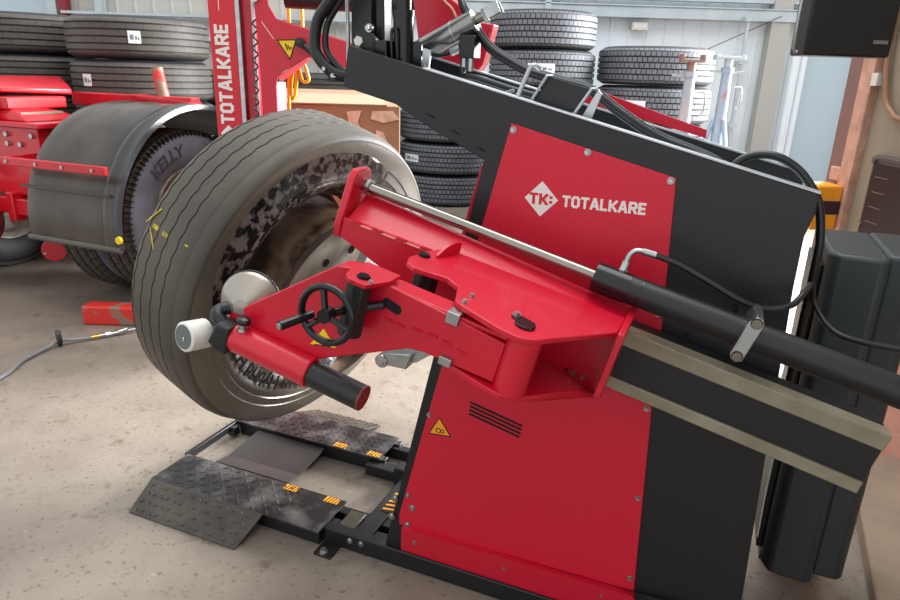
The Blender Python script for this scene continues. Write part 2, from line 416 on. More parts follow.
def paper_label(root, R, ang, x0, x1, wdt=0.1):
    mb = MB()
    mb.lathe([(x0, R + 0.001), (x1, R + 0.001), (x1, R + 0.002), (x0, R + 0.002)], 6, a0=ang - wdt / 2 / R, a1=ang + wdt / 2 / R)
    lb = mb.build('paper_label', 'label', root); lb['label'] = 'small white paper label on tread'
    mk = MB()
    for k, (a, b) in enumerate(((0.15, 0.45), (0.55, 0.7), (0.75, 0.9))):
        xx = x0 + (x1 - x0) * 0.3; x2 = x0 + (x1 - x0) * (0.7 - 0.1 * k)
        mk.lathe([(xx, R + 0.002), (x2, R + 0.002), (x2, R + 0.0025), (xx, R + 0.0025)], 3, a0=ang + (a - 0.5) * wdt / R, a1=ang + (b - 0.5) * wdt / R)
    mk.build('label_print', mat('label_print_grey', (120, 124, 130), 0.6), lb)
ORD = ['bottom', 'second from bottom', 'third from bottom', 'fourth from bottom', 'fifth from bottom', 'topmost']
def stack(x, y, R, W, n, kind, desc, group, labels=(), jitter=0.012):
    proto = make_tyre(R, W, 0.29, kind)
    for i in range(n):
        o = proto if i == 0 else copy_tree(proto)
        o.location = (x + random.uniform(-jitter, jitter), y + random.uniform(-jitter, jitter), W * (i + 0.5) )
        o.rotation_euler = (0, -PI / 2, 0)
        word = 'topmost' if i == n - 1 else ORD[i]
        tag(o, desc % word, 'tyre', group)
        for (k, ang, w) in labels:
            if k == i: paper_label(o, R, ang, -0.04, 0.04, w)
# angle convention after the turn: local z -> world -x, local y -> world y.  facing the camera = local -y
stack(-2.36, 5.25, 0.485, 0.287, 6, 'road', 'black ribbed truck tyre, %s in the stack just left of the red post', 'tyres stacked left of the red post',
      ((5, PI + 0.36, 0.08), (4, PI - 0.42, 0.08)), 0.008)
stack(-3.42, 5.6, 0.49, 0.291, 6, 'road', 'black ribbed truck tyre, %s in the leftmost stack of the workshop', 'tyres in the leftmost stack')
stack(0.80, 6.7, 0.50, 0.329, 6, 'lug', 'block-tread truck tyre, %s in the tall stack left of the jack stands', 'tyres in the tall middle stack', ((4, PI - 0.12, 0.24),))
stack(1.89, 6.7, 0.535, 0.34, 5, 'lug', 'block-tread truck tyre, %s in the stack behind the jack stands', 'tyres behind the jack stands', ((3, PI - 0.6, 0.24),))
stack(-0.07, 7.85, 0.58, 0.345, 4, 'lug', 'block-tread truck tyre, %s in the stack behind the box and machine edge', 'tyres beside the cardboard box', ((1, PI - 0.8, 0.22),))
stack(-1.38, 7.9, 0.58, 0.345, 4, 'road', 'dark truck tyre, %s in the stack behind the yellow line', 'tyres behind the yellow line')
stack(-2.62, 7.9, 0.58, 0.345, 4, 'road', 'dark truck tyre, %s in the far stack behind the lettered post', 'tyres behind the lettered post')

# ================================================================ MACHINE FRAME
O = Vector((-0.113, 1.622, 0)); TH = math.radians(-22.2)
mm = Vector((math.cos(TH), math.sin(TH), 0)); nn = Vector((-math.sin(TH), math.cos(TH), 0))
def W(u, v, z): return O + mm * u + nn * v + Vector((0, 0, z))
MC = empty('tyre_changer', O, TH, 'large red and black truck tyre changer with sloping top and white TOTALKARE lettering', 'tyre changer')

def edge_u(z, inset=0.0):        # slanted left edge of the red sheets
    return 0.258 + (z - 1.302) * (0.258 + 0.015) / (1.302 - 0.181) + inset
def s2(q, w): p = S(q, 0, w); return (p[0], p[2])
outer = [s2(-0.503, 1.38), s2(0.578, 1.38), (0.890, 1.165), (0.878, 1.116), (0.878, 1.005), (0.912, 0.056), (-0.064, 0.056), s2(-0.099, 1.228), s2(-0.248, 1.257), s2(-0.35, 1.284), s2(-0.497, 1.284)]
hs = MB()
hs.prism(outer, 0.0, 0.02); hs.prism(outer, 0.345, 0.365)
hs.prism([(0.860, 1.10), (0.877, 1.10), (0.877, 1.005), (0.911, 0.07), (0.895, 0.07), (0.860, 1.0)], 0.019, 0.346)
hs.prism([s2(-0.105, 1.231), s2(-0.09, 1.231), (-0.04, 0.07), (-0.062, 0.07)], 0.019, 0.346)
hs.prism([s2(-0.496, 1.285), s2(-0.35, 1.285), s2(-0.105, 1.231), s2(-0.105, 1.243), s2(-0.351, 1.297), s2(-0.496, 1.297)], 0.019, 0.346)
hs.prism([s2(-0.503, 1.38), s2(-0.49, 1.38), s2(-0.49, 1.286), s2(-0.498, 1.286)], 0.019, 0.346)
hs.build('housing', 'black', MC, bevel=0.002)
dk = MB(); dk.box(-0.49, 0.56, 0.02, 0.345, 1.325, 1.33, S); dk.build('inner_deck', 'alu', MC)
for (v0, v1) in ((-0.002, 0.024), (0.341, 0.369)):
    e = MB(); e.box(-0.30 if v0 < 0 else -0.5, 0.58, v0, v1, 1.379, 1.3835, S); e.build('edge_rail', 'alu', MC, bevel=0.001)
# side cover (red edge seen left of the black strip)
sc_ = MB(); sc_.prism([(edge_u(1.2) - 0.066, 1.195), (edge_u(1.2) - 0.05, 1.195), (edge_u(0.95) - 0.05, 0.95), (edge_u(0.95) - 0.066, 0.95)], 0.06, 0.3)
sc_.build('side_cover', 'red', MC)
# upper and lower red sheets
z_on = lambda u, w: (w - u * math.sin(SL)) / math.cos(SL)
def zl(w):      # z where the slanted edge meets slope line w
    z = 1.0
    for _ in range(20): z = z_on(edge_u(z), w)
    return z
zu = zl(0.99); up_poly = [(0.258, 1.302), (0.622, 1.211), (0.636, z_on(0.636, 0.99)), (edge_u(zu), zu)]
p = MB(); p.prism(up_poly, -0.004, 0.0); p.build('upper_panel', 'red_panel', MC, bevel=0.001)
zd = zl(0.88); lo_poly = [(edge_u(zd), zd), (0.636, z_on(0.636, 0.88)), (0.659, 0.159), (-0.015, 0.145), (-0.015, 0.181)]
p = MB(); p.prism(lo_poly, -0.004, 0.0); p.build('lower_panel', 'red_panel', MC, bevel=0.001)
p = MB(); p.hull([(0.0, -0.020, 0.148), (0.66, -0.020, 0.154), (0.68, -0.006, 0.056), (-0.008, -0.006, 0.054), (0, 0, 0.148), (0.66, 0, 0.154), (0.68, 0, 0.056), (-0.008, 0, 0.054)])
p.build('skirt_panel', 'red_panel', MC)
p = MB(); p.hull([(0.63, -0.012, 0.158), (0.80, -0.012, 0.168), (0.63, -0.004, 0.150), (0.80, -0.004, 0.158)]); p.build('lower_bracket', 'deck_plain', MC)
# base channels
p = MB(); p.box(-0.272, 0.93, -0.014, 0.02, 0, 0.058); p.build('base_channel', 'black', MC, bevel=0.004)
p = MB(); p.box(-0.215, 0.93, 0.345, 0.40, 0, 0.074); p.build('base_channel', 'black', MC, bevel=0.004)
p = MB(); p.box(0.88, 0.93, 0.02, 0.345, 0, 0.068); p.build('base_crossmember', 'black', MC, bevel=0.004)
p = MB(); p.box(-0.18, -0.12, 0.02, 0.345, 0.0, 0.05); p.build('base_crossmember', 'black', MC, bevel=0.004)
# screws
def screw(u, v, z, r=0.006, name='screw', m='zinc', washer=True):
    b = MB()
    if washer: b.cone((u, v, z), (u, v - 0.002, z), r * 1.25, n=16)
    b.cone((u, v - 0.002, z), (u, v - 0.006, z), r, r * 0.75, n=16)
    return b.build(name, m, MC)
for (u, z) in ((0.264, 1.288), (0.434, 1.251), (0.612, 1.205), (0.200, 1.017), (0.624, 0.912),
               (0.074, 0.528), (0.012, 0.253), (0.628, 0.677), (0.637, 0.434), (0.645, 0.195)):
    screw(u, -0.004, z)
for (u, z) in ((0.04, 0.105), (0.314, 0.113), (0.581, 0.125)): screw(u, -0.0125, z, 0.005)
for (u, z) in ((-0.030, 0.229), (-0.040, 0.165), (0.027, 0.215), (0.012, 0.151)):
    screw(u, -0.004, z, 0.0085, 'hex_bolt')
for (u, z) in ((-0.179, 0.046), (-0.14, 0.048)): screw(u, -0.014, z - 0.008, 0.008, 'hex_bolt')
# logo
def PF(u0, z0, v=-0.0042, k=1.0): return lambda a, b, d: (u0 + a, v - d, z0 + b + a * (k - 1))
d = MB(); d.prism([(0.339, 1.1805), (0.300, 1.1405), (0.339, 1.1005), (0.378, 1.1405)], -0.0050, -0.004); lg = d.build('logo_badge', 'letter', MC)
lab(lg, 'white diamond badge with red TK monogram')
t = MB(); lettering(t, 'TK:', PF(0.311, 1.1275, -0.0051), 0.026, 0.055, 0.28, 0.0006); t.build('monogram', 'red_panel', lg)
t = MB(); lettering(t, 'TOTALKARE', PF(0.387, 1.1275, -0.0042), 0.026, 0.183, 0.27); lab(t.build('lettering', 'letter', MC), 'white capital lettering reading TOTALKARE')
# vents
vt = MB()
for k in range(4): vt.box(0.044 + 0.002 * k, 0.192 + 0.001 * k, -0.0052, -0.003, 0.624 - 0.0112 * k - 0.0058, 0.624 - 0.0112 * k, S)
vt.build('vent_slots', 'dark_hole', MC)
# amber gears sticker
st = MB(); st.prism([(0.104, 0.524), (0.077, 0.474), (0.135, 0.479)], -0.0052, -0.004); stx = st.build('warning_sticker', 'orange_y', MC)
bd = MB()
tri = [(0.104, 0.526), (0.0745, 0.472), (0.1375, 0.4775)]
for a, b in zip(tri, tri[1:] + tri[:1]): bd.tube([(a[0], -0.0052, a[1]), (b[0], -0.0052, b[1])], 0.0012, 6)
for (cx, cz, r) in ((0.102, 0.488, 0.0065), (0.114, 0.487, 0.005)):
    bd.tube([(cx + r * math.cos(i * PI / 4), -0.0055, cz + r * math.sin(i * PI / 4)) for i in range(8)], 0.0013, 6, 2, True)
bd.build('pictogram', 'ink', stx)
hl = MB(); hl.cone((0.688, -0.001, 0.874), (0.688, 0.0005, 0.874), 0.006); hl.build('drain_hole', 'dark_hole', MC)

# guide beam with two greased strips
b = MB(); b.box(-0.02, 0.871, -0.096, -0.0045, 0.875, 1.0, S); b.build('guide_beam', 'black', MC, bevel=0.002)
for (w0, w1) in ((0.971, 1.006), (0.865, 0.893)):
    b = MB(); b.box(0.0, 0.872, -0.103, -0.06, w0, w1, S); b.build('guide_rail', 'cream', MC, bevel=0.003)
# hydraulic cylinder
Cw, Cv = 1.107, -0.14
b = MB(); b.cone(S(0.243, Cv, Cw), S(1.42, Cv, Cw), 0.0295, n=40); cyl = b.build('hydraulic_cylinder', 'black', MC)
b = MB(); b.cone(S(0.243, Cv, Cw), S(0.315, Cv, Cw), 0.0315, n=40); b.cone(S(0.338, Cv, Cw), S(0.341, Cv, Cw), 0.0305, n=40); b.build('gland', 'black_gloss', cyl)
b = MB(); b.cone(S(-0.345, Cv, Cw + 0.006), S(0.244, Cv, Cw), 0.0125, n=28); b.build('piston_rod', 'chrome', MC)
b = MB(); b.cone(S(-0.305, Cv, Cw + 0.006), S(-0.297, Cv, Cw + 0.006), 0.02, n=6); b.build('rod_nut', 'zinc', MC)
b = MB(); b.hull([(0.541, -0.184, 1.145), (0.550, -0.184, 1.158), (0.562, -0.184, 1.156), (0.568, -0.184, 1.146), (0.560, -0.184, 1.066), (0.550, -0.184, 1.060), (0.539, -0.184, 1.064), (0.534, -0.184, 1.074)]
                 + [(0.541, -0.095, 1.145), (0.550, -0.095, 1.158), (0.562, -0.095, 1.156), (0.568, -0.095, 1.146), (0.560, -0.095, 1.066), (0.550, -0.095, 1.060), (0.539, -0.095, 1.064), (0.534, -0.095, 1.074)], S)
cl = b.build('cylinder_clamp', 'zinc', MC, bevel=0.002)
for (q, w) in ((0.554, 1.146), (0.548, 1.073)):
    b = MB(); b.cone(S(q, -0.184, w), S(q, -0.1855, w), 0.0108); b.build('clamp_washer', 'black', cl); b = MB(); b.cone(S(q, -0.1855, w), S(q, -0.188, w), 0.0092); b.cone(S(q, -0.188, w), S(q, -0.194, w), 0.0062, n=6); b.build('clamp_bolt', 'chrome', cl)
b = MB(); b.box(0.53, 0.57, -0.1, 0, 1.09, 1.12, S); b.build('clamp_foot', 'black', MC)
# hydraulic fitting and front hose
b = MB(); b.cone((0.549, -0.135, 1.020), (0.553, -0.13, 1.036), 0.011, n=6); b.cone((0.553, -0.13, 1.036), (0.557, -0.125, 1.052), 0.0085)
b.tube([(0.556, -0.125, 1.050), (0.561, -0.12, 1.066), (0.572, -0.115, 1.075), (0.588, -0.11, 1.074)], 0.0055); b.cone((0.585, -0.11, 1.074), (0.610, -0.105, 1.068), 0.0075)
b.build('hose_fitting', 'zinc', MC)
b = MB(); b.tube([(0.608, -0.105, 1.068), (0.655, -0.1, 1.054), (0.71, -0.1, 1.030), (0.779, -0.1, 0.998), (0.826, -0.09, 0.985), (0.872, -0.07, 0.992), (0.898, -0.02, 1.01), (0.92, 0.08, 1.0),
                  (0.935, 0.10, 0.955), (0.965, 0.07, 0.918), (1.01, 0.05, 0.903), (1.12, 0.05, 0.896), (1.4, 0.05, 0.89)], 0.0062); b.build('hydraulic_hose', 'rubber_hose', MC)

# ---- carriage
b = MB(); b.hull([(-0.31, -0.2, 1.043), (0.335, -0.2, 1.056), (-0.31, -0.125, 1.096), (0.335, -0.125, 1.064), (-0.31, -0.125, 1.0), (0.335, -0.125, 1.0)], S)
ca = b.build('carriage_beam', 'red', MC, bevel=0.003)
b = MB(); b.prism([(-0.315, 1.048), (-0.315, 1.0), (-0.304, 0.998), (-0.116, 0.943), (0.0, 0.895), (0.335, 0.872), (0.335, 1.056)], -0.206, -0.196, S); b.build('carriage_front_plate', 'red', MC, bevel=0.002)
b = MB(); b.tube([S(-0.295, -0.207, 1.044), S(0.0, -0.207, 1.048), S(0.32, -0.203, 1.055)], 0.0016, 6, 1); b.build('seam_line', 'seam', ca)
wl = MB()
for q in (-0.29, -0.235, -0.175, -0.115, -0.04, 0.04, 0.12, 0.20, 0.28):
    for k in range(4): wl.tube([S(q + k * 0.006 - 0.004, -0.2075, 1.045 + 0.02 * (q + 0.3)), S(q + k * 0.006 + 0.003, -0.2085, 1.049 + 0.02 * (q + 0.3))], 0.0035, 6, 1)
wl.build('weld_bead', 'red', ca)
b = MB(); b.prism([(-0.206, 0.998), (-0.212, 1.03), (-0.19, 1.135), (-0.175, 1.152), (-0.125, 1.152), (-0.11, 1.135), (-0.11, 1.0)], -0.333, -0.315, S, ax='x'); b.build('end_plate', 'red', MC, bevel=0.003)
b = MB(); b.box(0.0, 0.335, -0.17, -0.105, 0.90, 1.0, S); b.box(0.0, 0.335, -0.14, -0.105, 1.0, 1.055, S); b.build('carriage_block', 'red', MC, bevel=0.003)
b = MB(); b.prism([(-0.095, 1.072), (-0.29, 1.068), (-0.295, 0.93), (-0.13, 0.852), (-0.095, 0.852)], 0.333, 0.346, S, ax='x'); b.build('carriage_end_plate', 'red', MC, bevel=0.002)
top = [(0.334, -0.198), (0.331, -0.285), (0.235, -0.43), (0.215, -0.46), (0.19, -0.472), (0.155, -0.468), (0.068, -0.44), (0.056, -0.43), (0.036, -0.37), (0.005, -0.350), (-0.06, -0.366), (-0.082, -0.352), (-0.092, -0.325), (-0.080, -0.25), (-0.062, -0.198)]
b = MB(); b.prism(top, 1.056, 1.067, S, ax='z'); b.build('top_plate', 'red', MC, bevel=0.002)
b = MB(); b.hull([(0.058, -0.44, 0.952), (0.155, -0.462, 0.950), (0.19, -0.466, 0.949), (0.225, -0.445, 0.948), (0.30, -0.32, 0.940), (0.335, -0.2, 0.89), (0.05, -0.2, 0.945),
                  (0.058, -0.44, 0.942), (0.155, -0.462, 0.940), (0.19, -0.466, 0.939), (0.225, -0.445, 0.938), (0.30, -0.32, 0.930), (0.335, -0.2, 0.88), (0.05, -0.2, 0.935)], S)
b.build('bottom_plate', 'red', MC, bevel=0.002)
b = MB(); b.cone(S(0.197, -0.432, 0.945), S(0.197, -0.432, 1.06), 0.031, n=36); b.build('pivot_barrel', 'red', MC)
b = MB(); b.cone(S(0.186, -0.418, 1.067), S(0.186, -0.418, 1.072), 0.019); b.hull([(0.155, -0.405, 1.067), (0.165, -0.39, 1.067), (0.2, -0.40, 1.067), (0.2, -0.435, 1.067), (0.155, -0.405, 1.071), (0.165, -0.39, 1.071), (0.2, -0.40, 1.071), (0.2, -0.435, 1.071)], S)
b.build('pivot_cap', 'black_gloss', MC, bevel=0.001)
def sbolt(q, v, w, r, m='zinc', name='hex_bolt', h=0.006, n=6, par=MC):
    x = MB(); x.cone(S(q, v, w), S(q, v, w + h * 0.3), r * 1.3, n=18); x.cone(S(q, v, w + h * 0.3), S(q, v, w + h), r, n=n); return x.build(name, m, par)
sbolt(0.163, -0.398, 1.071, 0.006); sbolt(0.072, -0.426, 1.067, 0.005); sbolt(0.072, -0.390, 1.067, 0.005)
sbolt(-0.074, -0.29, 1.067, 0.010, 'black_gloss', 'pin_cap', 0.005, 20)
b = MB(); b.hull([(q + v * 0.25 + 0.02, v, w) for q in (-0.008, -0.002) for v, w in ((-0.275, 1.066), (-0.275, 1.072), (-0.25, 1.088), (-0.215, 1.094), (-0.20, 1.066), (-0.20, 1.09))], S)
b.build('plate_lug', 'red', MC, bevel=0.001)
b = MB(); b.cone(S(-0.055, -0.30, 0.93), S(-0.055, -0.30, 1.056), 0.027, n=8); b.build('hinge_block', 'black', MC, bevel=0.002)
for (q, w0, w1) in ((0.069, 1.034, 1.056), (0.077, 0.952, 0.968)):
    b = MB(); b.box(q - 0.012, q + 0.012, -0.462, -0.43, w0, w1, S); b.build('stop_block', 'zinc', MC, bevel=0.001)
for (q, w, r) in ((0.262, 0.918, 0.003), (0.277, 0.916, 0.0055), (0.298, 0.917, 0.0055)):
    b = MB(); b.cone(S(q, -0.206, w), S(q, -0.212, w), r, n=12); b.build('socket_screw', 'zinc' if r > 0.004 else 'dark_hole', MC)

# ---- tool arm
arm = [(0.17, 0.955), (0.17, 1.035), (-0.07, 1.052), (-0.149, 1.054), (-0.178, 1.047), (-0.40, 0.848), (-0.385, 0.80), (-0.206, 0.825), (0.0, 0.948), (0.03, 0.954)]
b = MB(); b.prism(arm, -0.45, -0.442, S); b.box(-0.14, 0.17, -0.445, -0.395, 1.038, 1.047, S); b.box(0.0, 0.17, -0.445, -0.395, 0.957, 0.966, S)
b.hull([(-0.149, -0.445, 1.052), (-0.178, -0.445, 1.045), (-0.149, -0.40, 1.052), (-0.178, -0.40, 1.045), (-0.149, -0.445, 1.044), (-0.178, -0.445, 1.037), (-0.149, -0.40, 1.044), (-0.178, -0.40, 1.037)], S)
b.hull([(-0.178, -0.445, 1.045), (-0.395, -0.445, 0.850), (-0.178, -0.41, 1.045), (-0.395, -0.41, 0.85), (-0.175, -0.445, 1.036), (-0.39, -0.445, 0.842), (-0.175, -0.41, 1.036), (-0.39, -0.41, 0.842)], S)
TA = b.build('tool_arm', 'red', MC, bevel=0.0025)
wl = MB()
for (q, w) in ((-0.06, 0.985), (-0.035, 0.985), (0.0, 0.99), (0.03, 0.992), (0.06, 0.99), (0.09, 0.985)):
    for k in range(4): wl.tube([S(q + k * 0.005 - 0.003, -0.4505, w), S(q + k * 0.005 + 0.003, -0.452, w + 0.003)], 0.0025, 6, 1)
wl.build('weld_bead', 'red', TA)
b = MB(); b.prism([(-0.062 + 0.01 * math.cos(PI / 2 + k * PI / 6), 1.018 + 0.01 * math.sin(PI / 2 + k * PI / 6)) for k in range(7)] + [(-0.040 + 0.01 * math.cos(-PI / 2 + k * PI / 6), 1.013 + 0.01 * math.sin(-PI / 2 + k * PI / 6)) for k in range(7)], -0.4505, -0.449, S); b.build('arm_slot', 'dark_hole', TA)
b = MB(); b.cone(S(-0.364, -0.462, 0.815), S(-0.178, -0.462, 0.815), 0.0315, n=40); b.build('tool_sleeve', 'red', TA, bevel=0.003)
b = MB(); b.cone(S(-0.19, -0.462, 0.814), S(-0.062, -0.462, 0.814), 0.0265, n=12); tt = b.build('sliding_bar', 'black', TA)
b = MB(); b.cone(S(-0.062, -0.462, 0.814), S(-0.058, -0.462, 0.814), 0.026, n=32); eb = b.build('bar_end', 'tube_in', tt)
b = MB(); b.box(-0.0582, -0.0565, -0.472, -0.452, 0.812, 0.816, S); b.build('slot_pin', 'zinc', tt)
# top clevis plate of the arm, black column and handwheel
b = MB(); b.prism([(-0.145, -0.45), (-0.132, -0.495), (-0.118, -0.507), (-0.085, -0.507), (-0.064, -0.452), (-0.064, -0.41), (-0.135, -0.41)], 1.053, 1.061, S, ax='z'); b.build('clevis_plate', 'red', TA, bevel=0.001)
sbolt(-0.104, -0.480, 1.061, 0.010, 'black_gloss', 'pin_cap', 0.005, 20, TA)
sbolt(-0.085, -0.488, 1.061, 0.004, 'zinc', 'small_screw', 0.004, 6, TA)
b = MB(); b.cone(S(-0.108, -0.482, 0.945), S(-0.108, -0.482, 1.053), 0.024, n=8); b.cone(S(-0.10, -0.475, 1.0), S(-0.066, -0.452, 1.012), 0.008); b.build('swivel_block', 'black', TA, bevel=0.002)
hwc = (-0.132, -0.535, 0.992)
def hw(r, a, dv=0): return S(hwc[0] + r * math.cos(a), hwc[1] + dv, hwc[2] + r * math.sin(a))
b = MB(); b.tube([hw(0.052, i * PI / 12) for i in range(24)], 0.0068, 12, 2, True)
HW = b.build('handwheel', 'black_gloss', TA)
for k in range(3):
    b = MB(); b.tube([hw(0.008, 1.9 + k * 2.094, -0.003), hw(0.05, 1.9 + k * 2.094)], 0.006, 8, 1); b.build('spoke', 'black_gloss', HW)
b = MB(); b.cone(S(hwc[0], hwc[1] - 0.012, hwc[2]), S(hwc[0], hwc[1] + 0.012, hwc[2]), 0.013); b.cone(S(hwc[0], hwc[1], hwc[2]), S(hwc[0] + 0.02, hwc[1] + 0.06, hwc[2] + 0.005), 0.008); b.build('hub', 'black_gloss', HW)
b = MB(); p0 = Vector(hw(0.030, 3.5)); p1 = p0 + Vector((-0.022, -0.066, -0.004)); b.cone(p0, p1, 0.0075, 0.0085, n=20); b.build('grip', 'black_gloss', HW)
b = MB(); b.cone(p1, p1 + (p1 - p0).normalized() * 0.002, 0.006, n=20); b.build('grip_end', 'zinc', HW)
# yellow sticker on the arm
b = MB(); b.prism([(-0.178, 0.912), (-0.200, 0.868), (-0.144, 0.884)], -0.4512, -0.4500, S); ys = b.build('warning_sticker', 'yellow', TA); b = MB()
b.tube([S(-0.190, -0.4515, 0.872), S(-0.155, -0.4515, 0.882)], 0.001, 6, 1); b.tube([S(-0.180, -0.4515, 0.884), S(-0.172, -0.4515, 0.880), S(-0.166, -0.4515, 0.888)], 0.0025, 6, 1); b.build('pictogram', 'ink', ys)
# tool head: block, elbow, disc, roller, knob
b = MB(); b.hull([(q, v, w) for q in (-0.393, -0.362) for v in (-0.495, -0.43) for w in (0.785, 0.845)] + [(-0.405, -0.50, 0.80), (-0.405, -0.45, 0.835)], S)
th_ = b.build('tool_head', 'black', TA, bevel=0.004)
b = MB(); b.tube([S(-0.385, -0.465, 0.825), S(-0.412, -0.468, 0.842), S(-0.420, -0.455, 0.850), S(-0.41, -0.44, 0.855), S(-0.39, -0.42, 0.858)], 0.014, 14); b.build('elbow', 'black', th_)
import mathutils
rc = Vector(S(-0.452, -0.515, 0.795)); rd = (Vector(S(0.22, 0.96, -0.08)) - Vector(S(0, 0, 0))).normalized()
b = MB(); e1 = rd.orthogonal().normalized(); g1 = rd.cross(e1)
b.lathe([(0, 0.0), (0, 0.028), (0.003, 0.0315), (0.05, 0.0315), (0.053, 0.028), (0.053, 0.0)], 48, closed=False, org=rc, axes=(rd, e1, g1)); RL = b.build('roller', 'white_plastic', TA)
b = MB(); b.cone(rc - rd * 0.001, rc + rd * 0.002, 0.0255, n=40); rcap = b.build('roller_cap', mat('grey_cap', (100, 104, 106), 0.5), RL)
b = MB()
for s_ in (-1, 1):
    cc = rc - rd * 0.0012 + e1 * 0.0 + g1 * 0.0
    ax = (Vector(S(1, -0.85, 0)) - Vector(S(0, 0, 0))).normalized(); az = rd.cross(ax)
    b.tube([cc + ax * (s_ * 0.007 + 0.004) + az * 0.003, cc + ax * (s_ * 0.007 - 0.002) + az * 0.002, cc + ax * (s_ * 0.007 - 0.002) - az * 0.003, cc + ax * (s_ * 0.007 + 0.004) - az * 0.003], 0.0008, 6, 3)
b.build('cap_emblem', 'letter', rcap)
b = MB(); b.cone(rc + rd * 0.05, rc + rd * 0.085, 0.012, n=16); b.build('roller_axle', 'black', RL)
dc = Vector(S(-0.381, -0.42, 0.872)); dd = (Vector(S(-0.25, 0.93, -0.12)) - Vector(S(0, 0, 0))).normalized(); e1 = dd.orthogonal().normalized(); g1 = dd.cross(e1)
b = MB(); b.lathe([(-0.034, 0.0), (-0.032, 0.016), (0.008, 0.058), (0.014, 0.063), (0.018, 0.064), (0.022, 0.062), (0.022, 0.0)], 56, closed=False, org=dc, axes=(dd, e1, g1)); DI = b.build('bead_disc', mat('brushed_white_disc', (172, 164, 152), 0.28, 0.6, rgb2=(150, 142, 130), scale=5), TA)
b = MB(); b.lathe([(0.018, 0.062), (0.018, 0.066), (0.026, 0.066), (0.026, 0.062)], 56, org=dc, axes=(dd, e1, g1)); b.build('disc_rim', 'black', DI)
b = MB(); kp = Vector(S(-0.345, -0.472, 0.842)); kz = Vector((math.sin(SL), 0, math.cos(SL)))
b.cone(kp, kp + kz * 0.006, 0.011, 0.010); b.cone(kp + kz * 0.006, kp + kz * 0.014, 0.005); kn = b.build('knob_stem', 'zinc', TA)
b = MB(); b.lathe([(0.013, 0.0), (0.013, 0.007), (0.018, 0.0145), (0.024, 0.015), (0.028, 0.011), (0.029, 0.0)], 32, closed=False, org=kp, axes=(kz, Vector((0, 1, 0)), kz.cross(Vector((0, 1, 0))))); b.build('knob', 'black_gloss', kn)

# ---- nose fittings on top of the housing
b = MB(); b.box(-0.199, -0.142, 0.08, 0.14, 1.385, 2.0); b.box(-0.136, -0.112, 0.09, 0.13, 1.40, 2.0); b.build('lift_post', 'black', MC, bevel=0.003)
b = MB(); b.cone((-0.150, 0.06, 1.462), (-0.150, 0.075, 1.462), 0.034, n=32); b.box(-0.186, -0.115, 0.0605, 0.075, 1.395, 1.455); pl = b.build('pivot_lug', 'black', MC, bevel=0.002)
b = MB(); b.cone((-0.165, 0.06, 1.472), (-0.165, 0.053, 1.472), 0.012, n=6); b.build('lug_bolt', 'white_plastic', pl)
b = MB(); b.cone((-0.138, 0.06, 1.502), (-0.138, 0.072, 1.502), 0.010, n=18); b.cone((-0.138, 0.05, 1.502), (-0.138, 0.06, 1.502), 0.006, n=6); b.build('post_nut', 'zinc', MC)
b = MB(); b.box(-0.13, -0.09, 0.06, 0.12, 1.405, 1.475); b.box(-0.145, -0.095, 0.07, 0.11, 1.425, 1.45); b.build('manifold', 'black_gloss', MC, bevel=0.003)
b = MB(); b.cone((-0.064, 0.1, 1.37), (-0.064, 0.1, 1.53), 0.025, n=28); b.cone((-0.064, 0.1, 1.53), (-0.064, 0.1, 1.545), 0.027); b.cone((-0.064, 0.1, 1.545), (-0.064, 0.1, 2.0), 0.019); b.build('lift_cylinder', 'black_gloss', MC)
b = MB(); b.tube([(-0.079, 0.07, 1.39), (-0.079, 0.066, 1.49), (-0.072, 0.066, 1.50), (-0.065, 0.066, 1.49), (-0.065, 0.07, 1.39)], 0.004, 8, 3); b.build('cylinder_pipe', 'black_gloss', MC)
b = MB(); b.cone((-0.209, 0.08, 1.40), (-0.209, 0.08, 2.0), 0.005); b.build('guide_rod', 'zinc', MC)
b = MB(); b.tube([(-0.15, 0.02, 1.80), (-0.19, 0.02, 1.62), (-0.215, 0.02, 1.565), (-0.256, 0.02, 1.517), (-0.268, 0.02, 1.46), (-0.252, 0.02, 1.425), (-0.215, 0.025, 1.395), (-0.17, 0.05, 1.385)], 0.0145, 16); b.build('thick_hose', 'rubber_hose', MC)
b = MB(); b.tube([(-0.13, 0.03, 1.80), (-0.17, 0.03, 1.62), (-0.195, 0.03, 1.565), (-0.235, 0.03, 1.51), (-0.243, 0.03, 1.46), (-0.228, 0.03, 1.43), (-0.195, 0.035, 1.40), (-0.16, 0.05, 1.40)], 0.008, 12); b.build('thin_hose', 'rubber_hose', MC)
b = MB(); b.box(-0.245, -0.185, 0.035, 0.055, 1.375, 1.395); bl = b.build('hose_bracket', 'black', MC, bevel=0.002)
b = MB()
for (u, z) in ((-0.232, 1.405), (-0.208, 1.39)): b.cone((u, 0.010, z), (u, 0.0, z), 0.005)
b.build('bracket_screw', 'zinc', bl)
c0, c1 = Vector((-0.060, 0.2, 1.456)), Vector((0.085, 0.2, 1.530)); cd = (c1 - c0).normalized()
b = MB(); b.cone(c0, c1, 0.029, n=36); SCY = b.build('ram_cylinder', mat('dull_steel_tube', (150, 148, 145), 0.25, 0.9), MC)
b = MB(); b.cone(c0 - cd * 0.004, c0 + cd * 0.012, 0.030, n=36); b.build('end_cap', 'black', SCY)
b = MB(); b.cone(c0 + cd * 0.10, c0 + cd * 0.104, 0.0297, n=36); b.build('ring', 'zinc', SCY)
b = MB(); b.cone(c1, c1 + cd * 0.03, 0.012); b.build('ram_rod', 'chrome', SCY)
b = MB(); k0 = c1 + cd * 0.025
